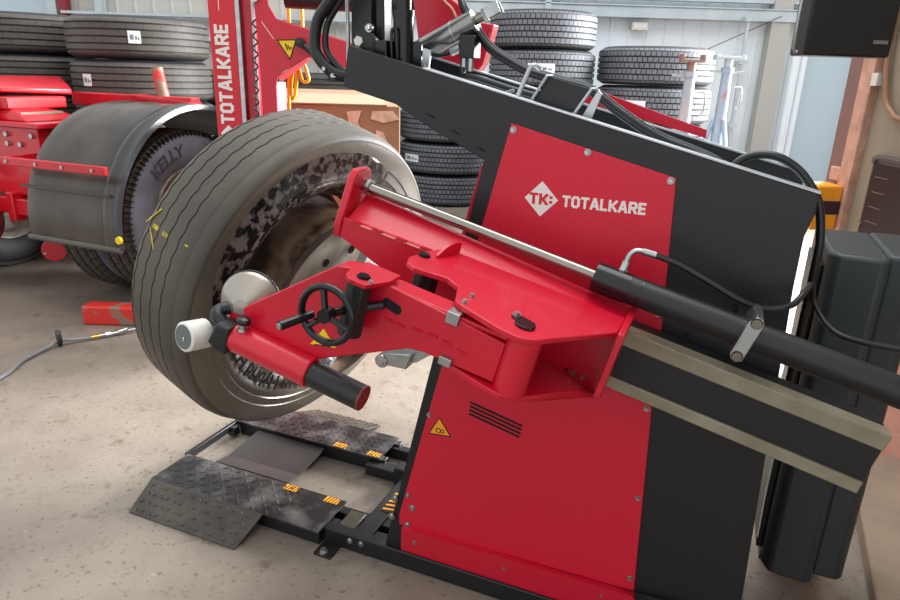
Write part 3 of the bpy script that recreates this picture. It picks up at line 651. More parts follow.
for s_ in (-1, 1): b.hull([tuple(k0 + cd * a + Vector((0, s_ * 0.012 + t_, 0)) + Vector((-cd.z, 0, cd.x)) * h_) for a in (0, 0.045) for t_ in (-0.003, 0.003) for h_ in (-0.014, 0.014)])
b.hull([tuple(k0 + cd * a + Vector((0, t_, 0)) + Vector((-cd.z, 0, cd.x)) * h_) for a in (0, 0.008) for t_ in (-0.015, 0.015) for h_ in (-0.014, 0.014)])
b.build('clevis', 'zinc', SCY, bevel=0.001)
b = MB(); b.box(-0.095, -0.015, 0.10, 0.108, 1.39, 1.475); b.box(-0.085, -0.075, 0.1, 0.3, 1.39, 1.43); b.build('cylinder_bracket', 'black_gloss', MC, bevel=0.002)
b = MB(); b.hull([(-0.02, 0.10, 1.37), (0.0, 0.10, 1.37), (-0.01, 0.10, 1.46), (0.01, 0.10, 1.455), (-0.02, 0.108, 1.37), (0.0, 0.108, 1.37), (-0.01, 0.108, 1.46), (0.01, 0.108, 1.455)]); b.build('side_link', 'zinc', MC)
b = MB(); b.box(0.055, 0.095, 0.17, 0.22, 1.44, 1.495); vb = b.build('valve_block', 'black', MC, bevel=0.003)
b = MB(); b.cone((0.03, 0.18, 1.455), (0.055, 0.18, 1.465), 0.011, n=8); b.cone((0.065, 0.18, 1.415), (0.065, 0.18, 1.44), 0.009, n=8); b.cone((0.083, 0.18, 1.41), (0.083, 0.18, 1.44), 0.009, n=8); b.build('valve_fitting', 'zinc', vb)
b = MB(); b.tube([(0.03, 0.18, 1.453), (0.01, 0.15, 1.445), (-0.01, 0.12, 1.45)], 0.006); b.build('valve_pipe', 'rubber_hose', vb)
b = MB(); b.tube([(0.065, 0.18, 1.42), (0.07, 0.17, 1.40), (0.11, 0.16, 1.395), (0.20, 0.16, 1.372), (0.30, 0.17, 1.35)], 0.008); b.build('return_hose', 'rubber_hose', MC)
b = MB(); b.tube([(0.0, 0.08, 1.42), (0.03, 0.09, 1.395), (0.09, 0.1, 1.36), (0.16, 0.11, 1.352), (0.22, 0.12, 1.37)], 0.004); b.build('grey_cable', mat('grey_cable_sheath', (140, 138, 130), 0.4), MC)
for k, (dv, dz) in enumerate(((0, 0), (0.012, 0.004), (0.02, -0.006), (0.008, -0.01))):
    b = MB(); b.tube([(0.022, 0.2 + dv, 1.66 + dz), (0.042, 0.2 + dv, 1.577 + dz), (0.071, 0.2 + dv, 1.531 + dz), (0.121, 0.2 + dv, 1.473 + dz), (0.181, 0.2 + dv, 1.438 + dz), (0.234, 0.2 + dv, 1.415 + dz), (0.311, 0.19 + dv, 1.397 + dz),
                      (0.39, 0.18 + dv, 1.378 + dz), (0.449, 0.18 + dv, 1.341 + dz), (0.511, 0.18 + dv, 1.304 + dz), (0.571, 0.18 + dv, 1.275 + dz), (0.641, 0.18 + dv, 1.252 + dz), (0.709, 0.17 + dv, 1.225 + dz), (0.74, 0.17 + dv, 1.19)], 0.0065)
    b.build('hose', 'rubber_hose', MC)
b = MB(); b.tube([(0.71, 0.13, 1.18), (0.731, 0.14, 1.232), (0.763, 0.15, 1.253), (0.808, 0.15, 1.255), (0.851, 0.15, 1.235), (0.881, 0.14, 1.206), (0.907, 0.13, 1.165), (0.922, 0.12, 1.095), (0.924, 0.12, 1.03), (0.926, 0.15, 0.7)], 0.009, 12)
b.build('looped_cable', 'rubber_hose', MC)
# hose bracket box on the slope
def bx8(a, bq, v0, v1, dz): return None
b = MB(); b.hull([(0.286, 0.05, 1.345), (0.322, 0.05, 1.403), (0.420, 0.05, 1.379), (0.385, 0.05, 1.32), (0.286, 0.058, 1.345), (0.322, 0.058, 1.403), (0.420, 0.058, 1.379), (0.385, 0.058, 1.32)])
hb = b.build('hose_guide', 'black', MC)
b = MB(); b.tube([(0.284, 0.04, 1.345), (0.320, 0.04, 1.405), (0.33, 0.05, 1.404)], 0.0035, 8, 1); b.build('guide_edge', 'alu', hb); b = MB(); b.tube([(0.384, 0.04, 1.322), (0.421, 0.04, 1.381), (0.43, 0.05, 1.38)], 0.0035, 8, 1)
b.build('guide_edge', 'alu', hb); b = MB(); b.tube([(0.256, 0.02, 1.345), (0.272, 0.02, 1.385), (0.290, 0.02, 1.425), (0.306, 0.03, 1.418)], 0.0055, 8, 3); b.build('guide_edge', 'alu', hb)
b = MB(); b.hull([(0.395, 0.06, 1.31), (0.432, 0.06, 1.38), (0.44, 0.06, 1.37), (0.42, 0.06, 1.31), (0.395, 0.064, 1.31), (0.432, 0.064, 1.38), (0.44, 0.064, 1.37), (0.42, 0.064, 1.31)]); b.build('guide_bracket', 'alu', MC)
# rear red arm and rail
b = MB(); b.prism([(-0.24, 1.9), (-0.1, 1.9), (-0.074, 1.61), (-0.014, 1.574), (-0.017, 1.544), (0.073, 1.534), (0.046, 1.43), (0.0, 1.37), (-0.10, 1.36), (-0.15, 1.47), (-0.17, 1.60)], 0.37, 0.42)
b.build('rear_arm', 'red', MC, bevel=0.004)
b = MB(); b.tube([(-0.10, 0.368, 1.64), (-0.074, 0.368, 1.595), (-0.05, 0.368, 1.575), (-0.035, 0.368, 1.55)], 0.0035, 6, 3); b.build('rear_arm_seam', 'seam', MC)
b = MB(); b.prism([(0.33, 1.385), (0.655, 1.288), (0.655, 1.268), (0.33, 1.345)], 0.366, 0.378); b.build('rear_rail', 'red', MC)
# cut marks under the nose
b = MB()
for q in (-0.27, -0.20, -0.13): b.hull([(q, -0.0008, 1.285 - (q + 0.27) * 0.25), (q + 0.03, -0.0008, 1.283 - (q + 0.27) * 0.25), (q, 0.001, 1.288 - (q + 0.27) * 0.25), (q + 0.032, 0.001, 1.279 - (q + 0.27) * 0.25), (q + 0.015, -0.0008, 1.288 - (q + 0.27) * 0.25)], S)
b.build('relief_cut', 'dark_hole', MC)

# ---- chuck gripping the rim
AX = Vector((0.9424606, -0.2137233, -0.2570806)); TC = Vector((-0.555, 0.302, 0.762))
E1 = AX.cross(Vector((0, 0, 1))).normalized(); E2 = AX.cross(E1)
def T(x, r, a): return TC + AX * x + (E1 * math.cos(a) + E2 * math.sin(a)) * r
b = MB(); b.lathe([(0.20, 0.0), (0.20, 0.09), (0.235, 0.10), (0.27, 0.10), (0.28, 0.06), (0.36, 0.06), (0.36, 0.0)], 40, closed=False, org=TC, axes=(AX, E1, E2)); CH = b.build('chuck', 'black_gloss', MC)
b = MB(); b.hull([(-0.30, 0.20, 0.63), (-0.30, 0.28, 0.63), (-0.30, 0.20, 0.74), (-0.30, 0.28, 0.74), (0.20, 0.15, 0.90), (0.20, 0.26, 0.90), (0.20, 0.15, 1.08), (0.20, 0.26, 1.08)]); b.build('chuck_arm', mat('grey_zinc_arm', (186, 190, 188), 0.4, 0.4), MC, bevel=0.004)
for k in range(4):
    a = -1.85 + k * PI / 2
    b = MB(); sd = -E1 * math.sin(a) + E2 * math.cos(a)
    b.hull([tuple(T(x, r, a) + sd * s_ * w_) for x, r, w_ in ((0.235, 0.05, 0.05), (0.27, 0.05, 0.05), (0.225, 0.215, 0.02), (0.255, 0.215, 0.02)) for s_ in (-1, 1)])
    b.build('jaw', mat('bright_zinc_jaw', (196, 200, 200), 0.35, 0.6), CH, bevel=0.003)
    b = MB(); b.cone(T(0.17, 0.2, a), T(0.255, 0.2, a), 0.014); b.cone(T(0.255, 0.2, a), T(0.265, 0.2, a), 0.012, n=6); b.build('jaw_bolt', 'zinc', CH)

b = MB(); b.cone((-0.075, -0.005, 0.655), (-0.068, 0.06, 0.66), 0.019, n=24); b.cone((-0.075, -0.007, 0.655), (-0.0745, -0.003, 0.655), 0.012, n=6); b.hull([(-0.07, 0.0, 0.645), (-0.07, 0.0, 0.68), (0.0, 0.0, 0.645), (0.015, 0.0, 0.69), (-0.07, 0.06, 0.645), (-0.07, 0.06, 0.68), (0.0, 0.06, 0.645), (0.015, 0.06, 0.69)]); b.hull([(-0.02, 0.02, 0.66), (0.02, 0.02, 0.66), (0.1, 0.02, 0.72), (0.1, 0.02, 0.76), (-0.02, 0.05, 0.67), (0.02, 0.05, 0.66), (0.1, 0.05, 0.72), (0.1, 0.05, 0.76)]); b.build('swivel_joint', 'zinc', MC, bevel=0.003)

# ---- wheel platform in front of the machine
def diamonds(mb, u0, u1, v0, v1, zf, step=0.028):
    i = 0; u = u0
    while u < u1:
        v = v0; j = 0
        while v < v1:
            s_ = 1 if (i + j) % 2 else -1; c, d_ = 0.010, 0.009 * s_
            z = zf(u, v); e_ = 0.0030
            mb.hull([(u - c, v - d_, z + 0.0003), (u + c, v + d_, z + 0.0003), (u - e_ * s_, v + e_, z + 0.0003), (u + e_ * s_, v - e_, z + 0.0003), (u - c * .5, v - d_ * .5, z + 0.0026), (u + c * .5, v + d_ * .5, z + 0.0026)])
            v += step; j += 1
        u += step; i += 1
b = MB(); b.box(-0.945, -0.275, -0.045, 0.125, 0.054, 0.060); diamonds(b, -0.925, -0.43, -0.03, 0.115, lambda u, v: 0.060); pf = b.build('deck_plate', 'checker', MC)
b = MB(); b.box(-0.945, -0.30, 0.395, 0.56, 0.054, 0.060); diamonds(b, -0.925, -0.32, 0.41, 0.55, lambda u, v: 0.060); b.build('deck_plate', 'checker', MC)
def ramp(u0, u1, va, vb):
    b = MB(); b.hull([(u0, va, 0.060), (u1, va, 0.060), (u0 + 0.01, vb, 0.004), (u1 - 0.02, vb, 0.004), (u0, va, 0.055), (u1, va, 0.055), (u0 + 0.01, vb, 0.0), (u1 - 0.02, vb, 0.0)])
    diamonds(b, u0 + 0.03, u1 - 0.02, min(va, vb) + 0.015, max(va, vb) - 0.01, lambda u, v: 0.060 - 0.056 * (v - va) / (vb - va) + 0.0005)
    b.build('ramp', 'deck_plain', MC)
ramp(-0.945, -0.48, -0.045, -0.16); ramp(-0.78, -0.44, 0.56, 0.70)
b = MB(); b.hull([(-0.84, 0.39, 0.045), (-0.53, 0.39, 0.045), (-0.84, 0.22, 0.03), (-0.53, 0.22, 0.03), (-0.84, 0.39, 0.04), (-0.53, 0.39, 0.04), (-0.84, 0.22, 0.026), (-0.53, 0.22, 0.026)])
b.hull([(-0.84, 0.22, 0.03), (-0.53, 0.22, 0.03), (-0.83, 0.14, 0.052), (-0.52, 0.14, 0.052), (-0.84, 0.22, 0.026), (-0.53, 0.22, 0.026), (-0.83, 0.14, 0.048), (-0.52, 0.14, 0.048)])
b.build('centre_tray', mat('grey_black_tray', (54, 54, 52), 0.5, 0.1, rgb2=(68, 62, 60), scale=4), MC)
b = MB(); b.box(-0.962, -0.947, 0.125, 0.42, 0.03, 0.058); b.box(-0.962, -0.93, 0.355, 0.39, 0.01, 0.05); b.build('frame_bar', 'black', MC, bevel=0.002)
for (v0, v1) in ((-0.03, 0.0), (0.09, 0.12), (0.40, 0.43), (0.52, 0.55)):
    b = MB(); b.box(-0.94, -0.28, v0, v1, 0.0, 0.053); b.build('deck_rail', 'black', MC, bevel=0.002)
for (u0, u1, v0, v1) in ((-0.30, -0.06, 0.02, 0.055), (-0.30, -0.06, 0.085, 0.12), (-0.34, -0.06, 0.36, 0.41), (-0.15, -0.06, 0.12, 0.36), (-0.31, -0.06, 0.50, 0.535)):
    b = MB(); b.box(u0, u1, v0, v1, 0.005, 0.045); b.build('floor_beam', 'black', MC, bevel=0.003)
b = MB(); b.box(-0.24, -0.185, 0.02, 0.10, 0.02, 0.056); b.build('slide_shoe', 'deck_plain', MC, bevel=0.003)
def hazard(u, v, w=0.05, h=0.028, z=0.0605):
    b = MB(); b.box(u, u + w, v, v + h, z, z + 0.0006); o = b.build('hazard_sticker', 'orange_y', MC); b = MB()
    for k in range(4): x = u + w * (0.1 + 0.23 * k); b.prism([(x, v), (x + w * 0.09, v), (x + w * 0.2, v + h), (x + w * 0.11, v + h)], z + 0.0006, z + 0.0009, ax='z')
    b.build('stripes', 'ink', o)
hazard(-0.505, 0.095); hazard(-0.345, 0.095); hazard(-0.50, 0.40); hazard(-0.355, 0.40)
b = MB(); b.box(-0.155, -0.10, 0.14, 0.26, 0.051, 0.0516); hz = b.build('hazard_sticker', 'ink', MC); b = MB()
for k in range(5): b.prism([(-0.155, 0.15 + k * 0.022), (-0.155, 0.158 + k * 0.022), (-0.10, 0.168 + k * 0.022), (-0.10, 0.160 + k * 0.022)], 0.0516, 0.052, ax='z')
b.build('stripes', 'orange_y', hz)
b = MB(); b.box(-0.272, -0.212, -0.075, -0.014, 0.0, 0.008); b.build('floor_foot', 'black', MC, bevel=0.001)
b = MB(); b.cone((-0.245, -0.062, 0.008), (-0.245, -0.062, 0.012), 0.014); b.cone((-0.245, -0.062, 0.012), (-0.245, -0.062, 0.022), 0.008, n=6); b.build('anchor_bolt', 'zinc', MC)

# ================================================================ CLAMPED TYRE AND RIM
def tyre_matrix():
    m3 = Matrix((AX, E1, E2)).transposed().to_4x4()
    loc = Matrix.Rotation(TH, 4, 'Z') @ m3
    loc.translation = W(*TC); return loc
TY = empty('tyre'); TY.matrix_world = tyre_matrix()
tag(TY, 'large worn grey truck tyre clamped on the tyre changer with yellow chalk marks', 'tyre')
R, Wd, rb = 0.519, 0.272, 0.30
h = Wd / 2
zig = {}
def wob(j, x, r, th):
    return (x + 0.0025 * math.sin(th * 60), r) if j in zig else (x, r)
gx = [-0.098, -0.060, -0.020, 0.018]
prof = [(-0.128, R - 0.03), (-0.122, R - 0.012)]
for g in (-0.100, -0.058, -0.014, 0.030):
    for off, dp in ((-0.0030, 0), (-0.0018, 0.0035), (0.0018, 0.0035), (0.0030, 0)):
        if g > -0.101: zig[len(prof)] = 1
        prof.append((g + off, R - dp - (0.002 if abs(g) > 0.09 else 0)))
prof += [(0.072, R - 0.001), (0.080, R - 0.006), (0.086, R - 0.004), (0.118, R - 0.018), (0.122, R - 0.028), (0.118, R - 0.042), (-0.12, R - 0.042)]
b = MB(); b.lathe(prof, 240, fn=wob); b.build('tread', 'tread_worn', TY, sharp=50)
for s_ in (-1, 1):
    H = R - rb
    pr = [(0.122, R - 0.028), (0.130, R - 0.05), (0.134, R - 0.075), (0.136, R - 0.085), (0.133, R - 0.088), (0.138, R - 0.115), (0.134, R - 0.118), (0.134, R - 0.135), (0.126, R - 0.155), (0.105, R - 0.182), (0.070, 0.312), (0.040, 0.292), (0.028, 0.287),
          (0.015, 0.290), (0.035, 0.312), (0.085, R - 0.17), (0.108, R - 0.13), (0.108, R - 0.07), (0.095, R - 0.045)]
    pr = [(x * s_, r) for x, r in pr]
    b = MB(); b.lathe(pr, 160); sw = b.build('sidewall', 'side_worn', TY, sharp=40)
# wet, soaped crescent near the bead on the upper side
b = MB(); a0_, a1_ = math.radians(-118), math.radians(-4)
pr = [(0.1345, R - 0.045), (0.1385, R - 0.075), (0.1395, R - 0.09), (0.1400, R - 0.115), (0.1370, R - 0.133), (0.129, R - 0.153), (0.108, R - 0.180), (0.073, 0.3135), (0.043, 0.2935), (0.038, 0.293), (0.068, 0.314), (0.10, R - 0.182), (0.122, R - 0.158), (0.13, R - 0.14), (0.130, R - 0.09), (0.13, R - 0.05)]
def wet(j, x, r, th):
    k = (th - a0_) / (a1_ - a0_); e_ = math.sin(PI * max(0, min(1, k))) ** 0.4
    r2 = min(r, rb + (R - 0.045 - rb) * (0.62 + 0.38 * e_))
    return x, r2
b.lathe(pr, 90, fn=wet, a0=a0_, a1=a1_); lab(b.build('wet_patch', 'side_wet', TY), 'black soapy wet patch on sidewall')
# raised shoulder ribs and sidewall lettering
b = font_bm('Multi Hybrid HT', 0.066, 0.014)
for v in b.bm.verts:
    r = 0.325 + v.co.y; a = math.radians(54) - v.co.x / 0.35
    xx = 0.1285 + 0.0100 * min(1, max(0, (r - 0.32) / 0.06))
    v.co = Vector((xx, r * math.cos(a), r * math.sin(a)))
sl = b.build('sidewall_lettering', 'side_text', TY)
so = sl.modifiers.new('thickness', 'SOLIDIFY'); so.thickness = 0.003; so.offset = 0
def chalk(seg, w=0.006):
    b = MB()
    seg2 = []
    for (x0, d0), (x1, d1) in seg:
        for k in range(6): seg2.append(((x0 + (x1 - x0) * k / 6, d0 + (d1 - d0) * k / 6), (x0 + (x1 - x0) * (k + 1) / 6, d0 + (d1 - d0) * (k + 1) / 6)))
    for (x0, d0), (x1, d1) in seg2:
        p0 = Vector((x0, (R + 0.0003) * math.cos(math.radians(d0)), (R + 0.0003) * math.sin(math.radians(d0))))
        p1 = Vector((x1, (R + 0.0003) * math.cos(math.radians(d1)), (R + 0.0003) * math.sin(math.radians(d1))))
        n_ = Vector((0, math.cos(math.radians((d0 + d1) / 2)), math.sin(math.radians((d0 + d1) / 2))))
        sdv = (p1 - p0).cross(n_).normalized() * w / 2; p0 = p0 + n_ * 0.0006; p1 = p1 + n_ * 0.0006
        b.hull([p0 + sdv, p0 - sdv, p1 + sdv * 0.8, p1 - sdv * 0.8, p0 + sdv + n_ * 0.0007, p0 - sdv + n_ * 0.0007, p1 + sdv * 0.8 + n_ * 0.0007, p1 - sdv * 0.8 + n_ * 0.0007, p0 - n_ * 0.003, p1 - n_ * 0.003])
    return b.build('chalk_mark', 'chalk', TY)
lab(chalk([((-0.116, -24.2), (-0.084, -30.1)), ((-0.092, -23.6), (-0.046, -18.4)), ((0.054, -25.1), (0.066, -25.2))], 0.005), 'yellow chalk arrow')
lab(chalk([((-0.085, -24.6), (-0.060, -24.6)), ((-0.040, -24.3), (-0.018, -24.2))], 0.013), 'thick yellow chalk dashes')

RM = empty('wheel_rim'); RM.matrix_world = tyre_matrix(); RM.location = RM.location + (W(*(TC + AX * 0.0)) - W(*TC))
tag(RM, 'rusty brown truck wheel rim with pale drilled disc sitting in the clamped tyre', 'wheel rim')
b = MB(); b.lathe([(-0.09, 0.287), (-0.088, 0.292), (-0.07, 0.285), (-0.05, 0.262), (0.12, 0.258), (0.145, 0.268), (0.165, 0.272), (0.19, 0.272), (0.205, 0.285), (0.215, 0.297), (0.225, 0.297), (0.228, 0.29), (0.222, 0.282),
                   (0.205, 0.262), (0.12, 0.248), (-0.05, 0.252), (-0.078, 0.277)], 120); b.build('barrel', 'rust', RM)
b = MB(); b.lathe([(0.218, 0.297), (0.229, 0.300), (0.233, 0.292), (0.226, 0.283)], 120); b.build('flange', mat('worn_flange', (92, 84, 78), 0.3, 0.6), RM)
# disc with hand holes: plate ring built as sectors between the holes
b = MB(); b.lathe([(0.196, 0.115), (0.196, 0.205), (0.180, 0.240), (0.165, 0.259), (0.155, 0.259), (0.170, 0.236), (0.186, 0.203), (0.186, 0.115)], 96); b.build('disc', 'rim_disc', RM)
for k in range(10):
    a = 2 * PI * (k + 0.35) / 10; c = Vector((0.1955, 0.172 * math.cos(a), 0.172 * math.sin(a)))
    b = MB(); b.cone(c, c + Vector((0.002, 0, 0)), 0.0135, n=20); b.build('stud_hole', 'dark_hole', RM)

# ================================================================ GREY CABINET
CB = empty('control_cabinet', W(1.06, 0.42, 0), TH, 'tall dark grey metal cabinet standing right of the red and black machine', 'cabinet')
def cb(x): return x - 1.06
b = MB(); b.prism([(cb(0.968), -0.135), (cb(0.985), -0.17), (cb(1.078), -0.178), (cb(1.092), -0.165), (cb(1.092), 0.15), (cb(0.968), 0.15)], 0.135, 1.035, ax='z'); b.build('body', 'plastic_grey', CB, bevel=0.012)
b = MB(); b.prism([(cb(1.088), -0.15), (cb(1.150), -0.152), (cb(1.166), -0.135), (cb(1.166), 0.14), (cb(1.088), 0.14)], 0.15, 1.04, ax='z'); b.build('side_box', 'plastic_grey', CB, bevel=0.01)
b = MB(); b.box(cb(0.952), cb(0.968), -0.10, 0.10, 0.16, 0.99); b.build('side_duct', 'black', CB, bevel=0.003)
b = MB(); b.box(cb(0.99), cb(1.15), 0.07, 0.145, 0.0, 0.15); b.build('plinth', 'black', CB)
# thin white cable hanging between the machine and the cabinet
b = MB(); b.tube([(-0.113, -0.11, 1.02), (-0.111, -0.115, 0.8), (-0.115, -0.11, 0.5), (-0.110, -0.11, 0.2)], 0.0025); b.build('white_cable', 'white_plastic', CB)

# ================================================================ TRUCK CHASSIS AT LEFT
TR = empty('trailer_chassis', O, TH, 'red truck chassis with dusty black mudguard over twin wheels at far left', 'trailer')
wu, wv, wz = -2.26, 1.7, 0.522
# mudguard
b = MB(); ax_ = (Vector((1, 0, 0)), Vector((0, -1, 0)), Vector((0, 0, 1)))
fa0, fa1 = math.radians(-6), math.radians(137)
b.lathe([(-0.66, 0.655), (-0.55, 0.667), (-0.53, 0.655), (-0.36, 0.667), (-0.34, 0.655), (-0.12, 0.667), (-0.075, 0.655), (-0.06, 0.672), (-0.03, 0.672), (0.0, 0.66), (0.035, 0.668), (0.045, 0.64), (0.035, 0.632), (0.0, 0.65), (-0.66, 0.645)], 60, org=(wu, wv, wz), axes=ax_, a0=fa0, a1=fa1)
FE = b.build('mudguard', 'fender', TR, sharp=50)
b = MB(); b.lathe([(0.0, 0.66), (0.02, 0.672), (0.040, 0.667), (0.047, 0.64), (0.038, 0.632)], 60, org=(wu, wv, wz), axes=ax_, a0=fa0, a1=fa1); b.build('mudguard_lip', mat('shiny_black_lip', (66, 68, 72), 0.2), FE)
b = MB(); b.tube([(wu - 0.66, wv - 0.66, wz - 0.07), (wu + 0.04, wv - 0.66, wz - 0.07)], 0.018, 10, 1); b.box(wu - 0.65, wu, wv - 0.672, wv - 0.655, 0.74, 0.755); b.build('mudguard_edge', 'fender', FE)
b = MB(); b.cone((wu + 0.045, wv - 0.675, wz - 0.01), (wu + 0.045, wv - 0.66, wz - 0.01), 0.02, n=24); b.build('yellow_marker', 'yellow', FE)
b = MB(); b.box(-3.0, -2.22, 1.0, 1.03, 0.855, 0.90); bb = b.build('mudguard_bar', 'red_truck', TR, bevel=0.004)
for u in (-2.95, -2.72, -2.52, -2.3): b = MB(); b.cone((u, 1.0, 0.878), (u, 0.993, 0.878), 0.010); b.build('rivet', 'zinc', bb)
b = MB(); b.box(-3.0, -2.97, 1.03, 1.6, 0.855, 0.90); b.build('bar_bracket', 'red_truck', TR)
# main rails
b = MB(); b.box(-3.30, -3.20, 1.35, 1.95, 0.80, 1.06); b.box(-3.34, -3.12, 1.3, 1.95, 1.04, 1.06); b.box(-3.34, -3.12, 1.3, 1.95, 0.80, 0.82); b.build('main_rail', 'red_truck', TR, bevel=0.004)
b = MB(); b.box(-3.86, -3.05, 1.28, 1.36, 0.62, 1.03); CM = b.build('front_crossmember', 'red_truck', TR, bevel=0.006)
for k in range(7):
    for z in (0.985, 0.93):
        if (k + (z > 0.95)) % 3 == 0: continue
        b = MB(); b.cone((-3.75 + k * 0.11, 1.28, z), (-3.75 + k * 0.11, 1.262, z), 0.016, n=6); b.build('hex_bolt', 'zinc', CM)
b = MB(); b.box(-3.86, -3.10, 1.24, 1.32, 0.50, 0.60); b.box(-3.35, -3.29, 1.22, 1.34, 0.46, 0.64); b.build('lower_bar', 'red_truck', TR, bevel=0.008)
b = MB(); b.box(-3.86, -3.0, 1.25, 1.5, 1.03, 1.06); b.build('mounting_plate', 'red_truck', TR, bevel=0.004)
# fifth wheel
b = MB(); b.hull([(-3.9, 1.3, 1.06), (-3.15, 1.3, 1.06), (-3.22, 1.3, 1.10), (-3.45, 1.4, 1.19), (-3.75, 1.4, 1.23), (-3.9, 1.6, 1.24), (-3.15, 1.7, 1.06), (-3.9, 1.7, 1.06)]); b.build('pedestal', 'red_truck', TR, bevel=0.01)
b = MB(); b.hull([(-3.62, 1.25, 1.06), (-3.38, 1.25, 1.06), (-3.44, 1.25, 1.24), (-3.58, 1.25, 1.24), (-3.62, 1.29, 1.06), (-3.38, 1.29, 1.06), (-3.44, 1.29, 1.24), (-3.58, 1.29, 1.24)]); br_ = b.build('pedestal_web', 'red_truck', TR, bevel=0.006)
b = MB()
for u in (-3.56, -3.5, -3.44): b.cone((u, 1.25, 1.20), (u, 1.235, 1.20), 0.018, n=12)
b.build('web_nuts', 'red_truck', br_)
b = MB(); b.hull([(-3.88, 1.2, 1.30), (-3.75, 1.2, 1.31), (-3.6, 1.22, 1.29), (-3.42, 1.35, 1.25), (-3.36, 1.8, 1.24), (-3.7, 2.0, 1.31), (-3.9, 2.0, 1.3), (-3.88, 1.2, 1.26), (-3.75, 1.2, 1.27), (-3.6, 1.22, 1.25), (-3.42, 1.35, 1.22), (-3.9, 2.0, 1.22), (-3.36, 1.8, 1.20)])
b.build('coupling_plate', 'red_truck', TR, bevel=0.012)
b = MB(); b.box(-3.72, -3.30, 1.30, 1.70, 1.125, 1.195); b.build('lower_plate', 'red_truck', TR, bevel=0.008)
b = MB(); b.box(-3.7, -3.22, 1.32, 1.6, 1.095, 1.11); b.build('gap_strip', 'cream', TR)  # added cream bar, stands in for the pale gap between the plates
b = MB(); b.box(-3.5, -2.45, 1.90, 1.98, 1.13, 1.215); b.hull([(-2.95, 1.88, 1.22), (-2.45, 1.88, 1.19), (-2.95, 1.99, 1.22), (-2.45, 1.99, 1.19), (-2.95, 1.88, 1.21), (-2.42, 1.88, 1.13), (-2.95, 1.99, 1.21), (-2.42, 1.99, 1.13)]); b.build('rear_crossmember', 'red_truck', TR, bevel=0.006)
b = MB(); b.cone((-2.71, 1.94, 1.20), (-2.745, 1.94, 1.385), 0.037); b.cone((-2.71, 1.94, 1.20), (-2.711, 1.94, 1.208), 0.06); b.build('marker_post', 'red_worn', TR)
b = MB(); b.cone((-3.13, 1.33, 0.285), (-3.10, 1.30, 0.285), 0.072, n=40); rd_ = b.build('round_cover', 'red_truck', TR, bevel=0.004)
b = MB(); b.cone((-3.12, 1.30, 0.27), (-3.15, 1.26, 0.265), 0.010); b.build('cover_nut', 'zinc', rd_)
b = MB(); b.box(-3.22, -3.15, 1.34, 1.40, 0.3, 0.85); b.box(-3.2, -2.9, 1.6, 1.8, 0.42, 0.62); b.build('axle_bracket', 'red_truck', TR)
b = MB(); b.cone((-3.74, 1.19, 0.44), (-3.55, 0.97, 0.44), 0.23, n=48); b.build('air_tank', 'red_truck', TR, bevel=0.02, segs=3)
b = MB(); b.cone((-3.9, 1.15, 0.80), (-3.60, 1.1, 0.72), 0.045); b.build('air_fitting', 'black', TR)
# wheels of the truck, twins on one hub
def truck_tyre(u, v, zc, label, text=None, R=0.52, W_=0.29, kind='drive'):
    o = make_tyre(R, W_, 0.30, kind, 110)
    o.matrix_world = Matrix.Translation(W(u - W_ / 2, v, zc)) @ Matrix.Rotation(TH, 4, 'Z'); tag(o, label, 'tyre')
    b = MB(); b.lathe([(-0.11, 0.285), (-0.10, 0.295), (0.10, 0.295), (0.125, 0.30), (0.125, 0.29), (0.1, 0.27), (0.0, 0.26), (-0.02, 0.12), (-0.04, 0.0), (-0.05, 0.0), (-0.06, 0.26), (-0.10, 0.275)], 72, closed=False)
    b.build('wheel', 'rim_disc', o)
    if text:
        fb = font_bm(text, 0.10, 0.02)
        for vtx in fb.bm.verts:
            r = 0.375 + vtx.co.y; a = math.radians(118) - vtx.co.x / 0.40
            xx = W_ / 2 * 0.99
            vtx.co = Vector((xx, r * math.cos(a), r * math.sin(a)))
        t_ = fb.build('sidewall_lettering', mat('raised_sidewall_text', (70, 73, 82), 0.6), o); m_ = t_.modifiers.new('thickness', 'SOLIDIFY'); m_.thickness = 0.004; m_.offset = 0
        sp_ = MB()
        for k in range(96):
            a = 2 * PI * k / 96; p_ = Vector((W_ / 2 * 0.9, 0.495 * math.cos(a), 0.495 * math.sin(a))); dr = Vector((0, math.cos(a), math.sin(a)))
            sp_.hull([p_ + dr * x + Vector((y_, 0, 0)) + dr.cross(Vector((1, 0, 0))) * z_ for x in (-0.012, 0.02) for y_ in (-0.02, 0.006) for z_ in (-0.0025, 0.0025)])
        sp_.build('shoulder_notches', 'groove', o)['kind'] = 'stuff'
    return o
truck_tyre(wu - 0.04, wv, wz, 'dusty grey truck tyre showing its sidewall under the black mudguard', 'KELLY')
truck_tyre(wu - 0.38, wv, wz, 'inner block-tread twin tyre beneath the black mudguard')
truck_tyre(-3.90, 1.62, 0.502, 'dark truck tyre low behind the red air tank at the left edge', None, 0.50, 0.29, 'road')

